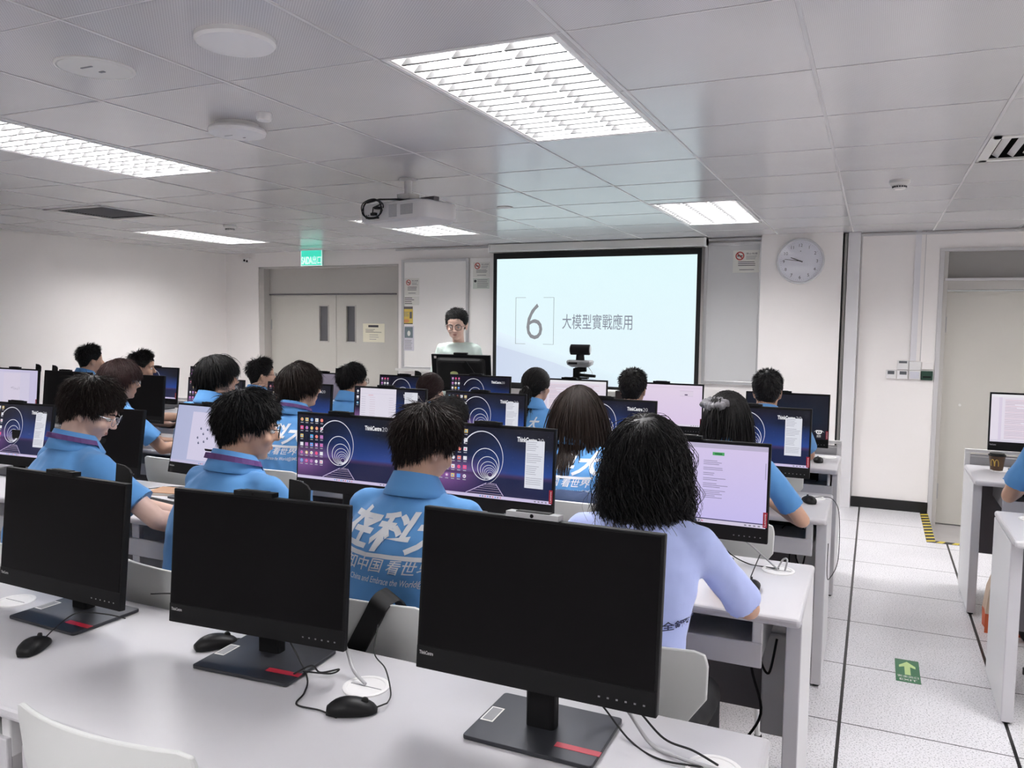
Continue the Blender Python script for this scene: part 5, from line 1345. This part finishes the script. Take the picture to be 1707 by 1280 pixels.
    torso = [((0, lean*.6-.01, nb.z-.16), (.205*B, .135, .17)), ((0, lean-.005, nb.z-.02), (.10, .085, .06))]
    if hair in ('fade', 'crop', 'neat'):
        tl = .014 if hair == 'fade' else .009
        def th(a, q): return .002+(.006 if q < .35 else .006+tl*min(1, (q-.35)/.4))*(.5+.5*min(1, q*3))
        cap_geo(hb, hc, Rm, hm, th, seed=hseed)
        locks(hb, hc, Rm, hm, int(2000*D_), 3, lambda a, q: .008+(.030 if hair == 'fade' else .014)*max(0, min(1, (q-.3)/.35)), .0014, out=.75, grav=.12, fwd=.35, spread=.33, thick=th, seed=hseed)
        locks(hb, hc, Rm, hm, int(1100*D_), 2, lambda a, q: .010, .0010, out=.4, grav=.2, spread=.3, zoff=-.004, seed=hseed+9)
    elif hair == 'mop':
        def th(a, q): return .003+.013*min(1, q*2.2+.1)+.006*max(0, q-.5)
        cap_geo(hb, hc, Rm, hm, th, noise_a=.006, seed=hseed, zoff=.004)
        locks(hb, hc, Rm, hm, int(5200*D_), 5, lambda a, q: .030+.028*q, .0012, out=.24, grav=.30, fwd=.25, spread=.26, thick=th, seed=hseed, curl=.06, hug=.012)
        locks(hb, hc, Rm, hm, int(700*D_), 4, lambda a, q: .034, .0006, out=.6, grav=.22, spread=.45, thick=th, seed=hseed+5, qmin=.3)
        locks(hb, hc, Rm, hm, int(900*D_), 3, lambda a, q: .016, .0011, out=.2, grav=.3, spread=.25, seed=hseed+9, zoff=-.006)
    elif hair == 'bowl':
        def th(a, q): return .007+.015*min(1, q*2+.2)
        cap_geo(hb, hc, Rm, hm, th, seed=hseed, zoff=.002, noise_a=.003)
        locks(hb, hc, Rm, hm, int(4500*D_), 6, lambda a, q: .060+.035*q, .0018, out=.18, grav=.5, fwd=.25, spread=.20, thick=lambda a, q: th(a, q)*1.35, seed=hseed, hug=.020)
        locks(hb, hc, Rm, hm, int(400*D_), 5, lambda a, q: .06, .0008, out=.45, grav=.4, spread=.3, thick=th, seed=hseed+3, qmin=.2)
    elif hair == 'long':
        def th(a, q): return .007+.008*q
        cap_geo(hb, hc, Rm, hm, th, seed=hseed, noise_a=.002)
        locks(hb, hc, Rm, hm, int(5000*D_), 13, lambda a, q: (.40 if a > .9 else .32)+.06*q, .0022, out=.08, grav=.62, flow=(0, -.7, -.8), spread=.08, thick=lambda a, q: th(a, q)*1.4, colliders=[((0, lean*.6-.0, nb.z-.20), (.13*B, .135, .20))], seed=hseed, curl=.04, tip=.5, hug=.016)
    elif hair == 'curlybob':
        def th(a, q): return .010+.010*min(1, q*1.5)
        cap_geo(hb, hc, Rm, hm, th, seed=hseed, noise_a=.006)
        colc = [((0, lean-.01, nb.z-.11), (.13, .10, .12)), ((0, lean+.03, hz-.09), (.100, .098, .10))]
        locks(hb, hc, Rm, hm, int(8500*D_), 20, lambda a, q: (.235+.055*q) if a > .8 else .19, .0019, out=.12, grav=.50, flow=(0, -.5, -.6), spread=.14, thick=th, colliders=colc, seed=hseed, curl=.12, tip=.6, hug=.020, wave=.011)
        locks(hb, hc, Rm, hm, int(1300*D_), 20, lambda a, q: .27, .0009, out=.2, grav=.42, flow=(0, -.5, -.6), spread=.22, thick=th, colliders=[((0, lean+.03, hz-.09), (.108, .105, .11))], seed=hseed+2, curl=.25, hug=.025, wave=.016)
    elif hair in ('ponytail', 'bun', 'scrunchie'):
        tie = {'ponytail': Vector((0.0, -.118, -.012)), 'bun': Vector((.0, -.112, -.030)), 'scrunchie': Vector((-.025, -.100, .078))}[hair]
        def th(a, q): return .005+.006*q
        cap_geo(hb, hc, Rm, hm, th, seed=hseed, noise_a=.002)
        rng = np.random.default_rng(hseed); pts = []
        for _ in range(int(1500*D_)):
            phi = rng.uniform(-PI, PI); q = rng.random(); z0 = hairline(phi)
            if hair == 'scrunchie' and z0+(HC.z+HR.z-z0)*q < .02: continue
            z = z0+(HC.z+HR.z*.99-z0)*q; row = []
            for k in range(7):
                u = k/6; pp, nn = scalp(phi, z); a = (pp+nn*.012).lerp(tie, u); e = Vector([(a[i]-HC[i])/(HR[i]+.013) for i in range(3)])
                if e.length < 1: e = e.normalized(); a = Vector([HC[i]+e[i]*(HR[i]+.013) for i in range(3)])
                row.append(list(hc+Rm @ (a+Vector(rng.normal(0, .0015, 3)))))
            pts.append(row)
        strands(hb, np.array(pts), .0020, hm, rng, 3, .6)
        if hair == 'bun':
            q = hc+Rm @ (tie+Vector((0, -.022, 0))); hb.ell(q, (.036, .030, .036), hm, 18, 12, rot=Rm); pts = []
            for _ in range(int(260*D_)):
                u = Vector(rng.normal(0, 1, 3)).normalized(); v = u.orthogonal().normalized(); pts.append([list(q+(u*math.cos(a)+v*math.sin(a))*.037) for a in (0, .4, .8, 1.2, 1.6)])
            strands(hb, np.array(pts), .0024, hm, rng)
        else:
            q0 = hc+Rm @ tie; pts = []; Lp = .27 if hair == 'ponytail' else .24; S_ = 11
            colz = torso if hair == 'ponytail' else torso
            for _ in range(int(900*D_)):
                d = Vector((rng.normal(0, .16), -.75+rng.normal(0, .14), -.05+rng.normal(0, .15))); p = q0.copy()+Vector(rng.normal(0, .010, 3)); row = [list(p)]; L_ = Lp*(.75+.4*rng.random())
                for k in range(S_):
                    d = (d*.66+Vector((0, 0, -.5))).normalized(); p = p+d*L_/S_
                    e = Vector([(a-b)/(r+.012) for a, b, r in zip(Rm.inverted() @ (p-hc), HC, HR)])
                    if e.length < 1: e.normalize(); p = hc+Rm @ Vector([b+x*(r+.012) for x, b, r in zip(e, HC, HR)])
                    for cc, rr in colz:
                        e = Vector([(a-b)/r for a, b, r in zip(p, cc, rr)])
                        if e.length < 1: e.normalize(); p = Vector([b+x*r for x, b, r in zip(e, cc, rr)])
                    row.append(list(p+Vector(rng.normal(0, .002, 3))))
                pts.append(row)
            strands(hb, np.array(pts), .0027, hm, rng, 3, .4)
            if hair == 'scrunchie':
                locks(hb, hc, Rm, hm, int(3200*D_), 10, lambda a, q: .22, .0022, out=.06, grav=.6, flow=(0, -.9, -.8), spread=.07, thick=th, hug=.014, colliders=[((0, lean*.6-.01, nb.z-.16), (.15, .125, .165))], seed=hseed, qmin=0, phis=(1.3, 2*PI-1.3), tip=.5)
    ho = hb.build('hair', t)
    if hair == 'ponytail':
        mb = MB(); q = hc+Rm @ (tie+Vector((0, -.006, 0))); mb.rings([[q+Rm @ Vector(((.020+.006*math.cos(b))*math.cos(a), .006*math.sin(b), (.020+.006*math.cos(b))*math.sin(a))) for b in [2*PI*j/8 for j in range(8)]] for a in [2*PI*i/20 for i in range(20)]], mat('pale_hair_tie', (.55, .50, .48), .7), close=True)
        mb.build('hair_tie', ho, smooth=60)
    if hair == 'scrunchie':
        mb = MB(); q = hc+Rm @ (tie+Vector((0, -.012, .004))); R2 = []
        for i in range(120):
            a = 2*PI*i/120; wv = .5+.5*math.sin(i*.75+1.3*math.sin(i*.21)); r1 = .034+.004*math.sin(i*.31); ring2 = []
            for j in range(12):
                b = 2*PI*j/12; rr = .016+.005*wv+.002*math.sin(3*b+i*.3)
                ring2.append(q+Rm @ (Matrix.Rotation(R_(-70), 3, 'X') @ Vector(((r1+rr*math.cos(b))*math.cos(a)*1.15, rr*math.sin(b), (r1+rr*math.cos(b))*math.sin(a)*.85))))
            R2.append(ring2)
        mb.rings(R2, mat('grey_satin', (.15, .145, .155), .45, sheen=.2, bump=(60, .4, .01)), close=True); mb.build('scrunchie', ho, smooth=60)
    if chair_lbl and not standing:
        cx, cy = rx+fx*-.165, ry+fy*-.165
        chair(rx-fx*.15+chair_dx, ry-fy*.15, chair_lbl, byaw)
    return t
CJ = dict(bold=.018, shear=.25)
def shirt_text(x, z, k=1.):
    return [('shirt_print', '在科大', x, z, .36*k, .105*k, dict(bold=.03, shear=.35), M_print), ('shirt_print', '知中国 看世界', x+.04*k, z-.050*k, .27*k, .036*k, dict(bold=.01, shear=.2), M_print),
            ('shirt_print', 'Understand China and Embrace the World@IMUST', x-.02*k, z-.082*k, .36*k, .022*k, dict(bold=.01, shear=.3), M_print),
            ('shirt_print', '一', x-.01*k, z-.014*k, .33*k, .011*k, dict(bold=0.), M_print)]
# second row of seats (between first and second desk)
person('student in lilac T-shirt with big curly shoulder-length black hair, seen from behind', -.53, 2.03, 1.335, lean=.09, hair='curlybob', hairm=M_hair, shirt=M_shirtl, female=True, vox=.007, dens=1.25, collar=False,
       hands=((-.10, .50, .79), (.17, .46, .785, (1, -.35, -.9))), chair_lbl='white chair of the curly-haired student, with orange seat edge', hseed=3, sleeve=.80,
       text=[('shirt_print', '全鋼', .10, .84, .05, .022, dict(bold=.02), M_printd)])
person('student in blue polo with large white Chinese lettering across the back, tousled dark hair', -1.19, 2.02, 1.33, lean=.12, hyaw=-28, hpitch=22, hair='mop', hairm=M_hairb, vox=.007, dens=1.5, hseed=5,
       chair_dx=-.03, chair_lbl='white chair with a black strap over it, behind the near desk', text=shirt_text(-.165, .935, 1.0), hands=((-.12, .52, .79), (.15, .52, .79)))
person('student in blue polo and purple lanyard, spiky black hair and dark glasses', -1.845, 2.0, 1.345, lean=.13, byaw=-8, hyaw=-38, hpitch=10, hair='mop', vox=.0065, dens=1.5, glasses='square', lanyard=True, hseed=8,
       chair_lbl='white chair back between the left and middle near screens', hands=((-.10, .55, .79), (.16, .50, .79)))
person('bowed student in blue polo, purple lanyard and thin silver glasses, largest figure at left', -2.585, 2.0, 1.36, lean=.15, byaw=-14, hyaw=-40, hpitch=26, hair='mop', hairm=M_hairb, skin=M_skin3, vox=.0048, dens=1.6, glasses='round', gm=M_glassg, lanyard=True, hseed=11,
       hands=((-.02, .53, .79), (.20, .44, .79, (1.2, -.2, -.4))), chair_lbl='white chair under the bowed student, hidden by the left screen', build_=1.04)
# third row
person('girl in blue polo with a grey satin scrunchie in long black hair', -.53, 3.30, 1.30, lean=.10, hair='scrunchie', female=True, vox=.008, dens=1., hyaw=-10, hseed=13, chair_lbl='white chair of the girl with the scrunchie', hands=((-.1, .5, .79), (.16, .40, .80, (.9, -.4, -.7))))
person('girl in blue printed polo with long straight black hair to mid-back', -1.17, 3.30, 1.295, lean=.09, hair='long', hairm=M_hairb, female=True, vox=.008, dens=1.1, hseed=15, chair_lbl='white chair of the long-haired girl, dark bag hung on it', text=shirt_text(-.16, .93, .9))
person('student almost hidden, only black hair showing between two wallpaper screens', -1.81, 3.28, 1.225, lean=.10, hair='mop', vox=.009, dens=.7, hyaw=10, hseed=17, chair_lbl='white chair under the almost hidden student')
person('student in blue polo with white lettering and long bowl-cut brown-black hair', -2.69, 3.30, 1.345, lean=.10, hyaw=-32, hair='bowl', hairm=M_hairb, vox=.008, dens=1., lanyard=True, hseed=19, text=shirt_text(-.165, .95, .95), chair_lbl='white chair of the bowl-cut student')
person('student with glossy black bowl hair and clear glasses, facing right', -3.25, 3.30, 1.37, lean=.10, hyaw=-42, hair='bowl', hairm=M_hair, vox=.008, dens=1., glasses='square', gm=M_glassg, hseed=21, chair_lbl='white chair of the glossy-haired student with glasses')
person('student with reddish dark hair and round thin glasses, behind the bowed student', -4.0, 3.30, 1.325, lean=.12, byaw=-10, hyaw=-42, hpitch=4, hair='bowl', hairm=M_hairr, vox=.0075, dens=1., glasses='round', gm=M_glassg, hseed=23, chair_lbl='white chair of the reddish-haired student')
# fourth row
person('student with very short black hair in front of the rightmost front screen', -.53, 4.58, 1.32, lean=.07, hair='crop', hyaw=3, vox=.009, dens=.8, hseed=25, skin=M_skin2, build_=1.06, chair_lbl='white chair at the right end of the fourth desk')
person('man with short round black haircut between white and pink screens', -1.29, 4.58, 1.30, lean=.07, hair='crop', hyaw=0, vox=.009, dens=.8, hseed=27, skin=M_skin2, chair_lbl='white chair of the round-haired man')
person('girl with low black ponytail and pale hair tie, in blue polo', -1.895, 4.55, 1.29, lean=.08, hair='ponytail', female=True, hyaw=-12, vox=.009, dens=.9, hseed=29, chair_lbl='white chair of the ponytail girl', text=[('shirt_print', '大', .02, .93, .07, .07, dict(bold=.03, shear=.3), M_print)])
person('small girl with dark reddish hair tied in a low bun', -2.65, 4.56, 1.23, lean=.08, hair='bun', hairm=M_hairr, female=True, hyaw=-10, vox=.009, dens=.8, hseed=31, chair_lbl='white chair of the bun-haired girl')
person('student with fluffy black hair and glasses in front of the cloudy screen', -3.27, 4.56, 1.28, lean=.09, hair='mop', hyaw=-30, vox=.009, dens=.7, glasses='square', hseed=33, chair_lbl='white chair before the cloudy grey screen', text=[('shirt_print', '在', -.15, .93, .09, .09, dict(bold=.03, shear=.35), M_print)])
person('student with black short-sided hair and rimless glasses, before the grey door frame', -4.09, 4.58, 1.285, lean=.09, hair='fade', hyaw=-40, vox=.009, dens=.8, glasses='square', hseed=35, chair_lbl='white chair of the short-sided student with glasses')
ph = person('student in blue polo turned right, holding a phone low in his hand', -5.22, 4.50, 1.315, lean=.12, byaw=-25, hair='fade', hyaw=-28, hpitch=8, vox=.0055, dens=.8, hseed=37, chair_lbl='white chair of the student holding a phone',
       hands=((.02, .36, .72, (-.6, -.3, -1), (.2, .9, .15), (0, .2, 1)), (.24, .40, .80, (1, -.4, -.5))))
person('student with spiky short black hair at the far left, against the white wall', -5.90, 4.58, 1.345, lean=.10, hair='fade', hyaw=-22, vox=.009, dens=.8, hseed=39, chair_lbl='white chair at the far left of the fourth desk')
# right-hand side
person('person in blue polo partly cut off by the right photo edge', .872, 4.42, 1.30, lean=.08, hair='fade', vox=.009, dens=.5, hseed=41, chair_lbl='white chair at the right photo edge', hands=((-.14, .40, .80, (-.7, -.4, -1)), (.15, .45, .8)), build_=1.05)
# standing teacher
person('standing teacher with black-rimmed glasses and pale mint T-shirt, looking down', -3.36, 6.22, 1.685, lean=.03, byaw=192, hyaw=4, hpitch=14, hair='neat', hs=1.06, skin=M_skin3, shirt=M_shirtt, vox=.0045, dens=1., glasses='square', standing=True, collar=False, hseed=43, sleeve=.72,
       hands=((-.20, .26, 1.0, (-.3, -.5, -1)), (.20, .26, 1.0, (.3, -.5, -1))), trousers=M_denim, build_=.95)

# ------------------------------------------------------------------ things hung on chairs, books
t = thing('backpack', 'black backpack with a wide strap slung over the white chair behind the near desk', 'backpack', (-1.02, 1.80, .0))
mb = MB(); lay = [[(x, y, z) for x, y in roundrect(w_, d_, .03, 4)] for w_, d_, z in ((.10, .08, .32), (.15, .12, .36), (.16, .13, .50), (.14, .11, .62), (.09, .07, .66))]
mb.rings(lay, M_trous); mb.build('bag_body', t, smooth=60)
mb = MB(); P = [(-.06, .02, .62), (-.07, -.02, .74), (-.08, -.08, .848), (-.085, -.115, .862), (-.087, -.150, .852), (-.10, -.160, .82), (-.145, -.160, .74), (-.178, -.156, .68), (-.205, -.152, .62), (-.20, -.10, .52), (-.12, -.04, .42)]
P = spline(P); wv = .028
mb.add([tuple(Vector(p)+Vector((s*wv*.8, 0, -s*wv*.45))+Vector((0, o_, 0))) for p in P for s in (-1, 1) for o_ in (-.004, .004)], [f for i in range(len(P)-1) for f in ((4*i, 4*i+2, 4*i+6, 4*i+4), (4*i+1, 4*i+5, 4*i+7, 4*i+3), (4*i, 4*i+4, 4*i+5, 4*i+1), (4*i+2, 4*i+3, 4*i+7, 4*i+6))], M_blackm)
mb.build('strap', t, smooth=60)
mb = MB(); lay = []
for z, w_, d_ in ((.50, .10, .03), (.58, .16, .05), (.70, .18, .06), (.80, .17, .065), (.85, .15, .06), (.87, .11, .03)):
    lay.append([(w_*math.cos(a)*(1+.10*math.sin(5*a+z*20)), d_*math.sin(a)*(1+.16*math.sin(7*a+z*30)), z+.008*math.sin(4*a)) for a in [2*PI*i/36 for i in range(36)]])
mb.rings(lay, M_denim); o = tag(mb.build('jacket', loc=(-1.06, 3.06, 0), smooth=60), 'dark navy jacket bundled over the back of the long-haired girl\'s chair', 'jacket')
t = thing('notebook', 'small brown notebook lying by the mouse on the second desk', 'book', (-2.96, 2.70, DT), R_(12))
mb = MB(); mb.bx(-.09, .09, -.06, .06, .001, .012, M_paper); mb.build('pages', t); mb = MB(); mb.bx(-.093, .092, -.062, .062, .012, .015, mat('kraft_cover', (.42, .24, .14), .6)); mb.bx(-.093, .092, -.062, .062, 0, .001, mat('kraft_cover', (.42, .24, .14), .6)); mb.build('cover', t)
t = thing('phone', 'black phone held by the student in the fourth row at left', 'phone', (-4.93, 4.86, .765), R_(20))
mb = MB(); mb.box((0, 0, 0), (.072, .15, .008), M_black, Matrix.Rotation(R_(25), 4, 'X')); mb.build('phone_body', t, bevel=.003)
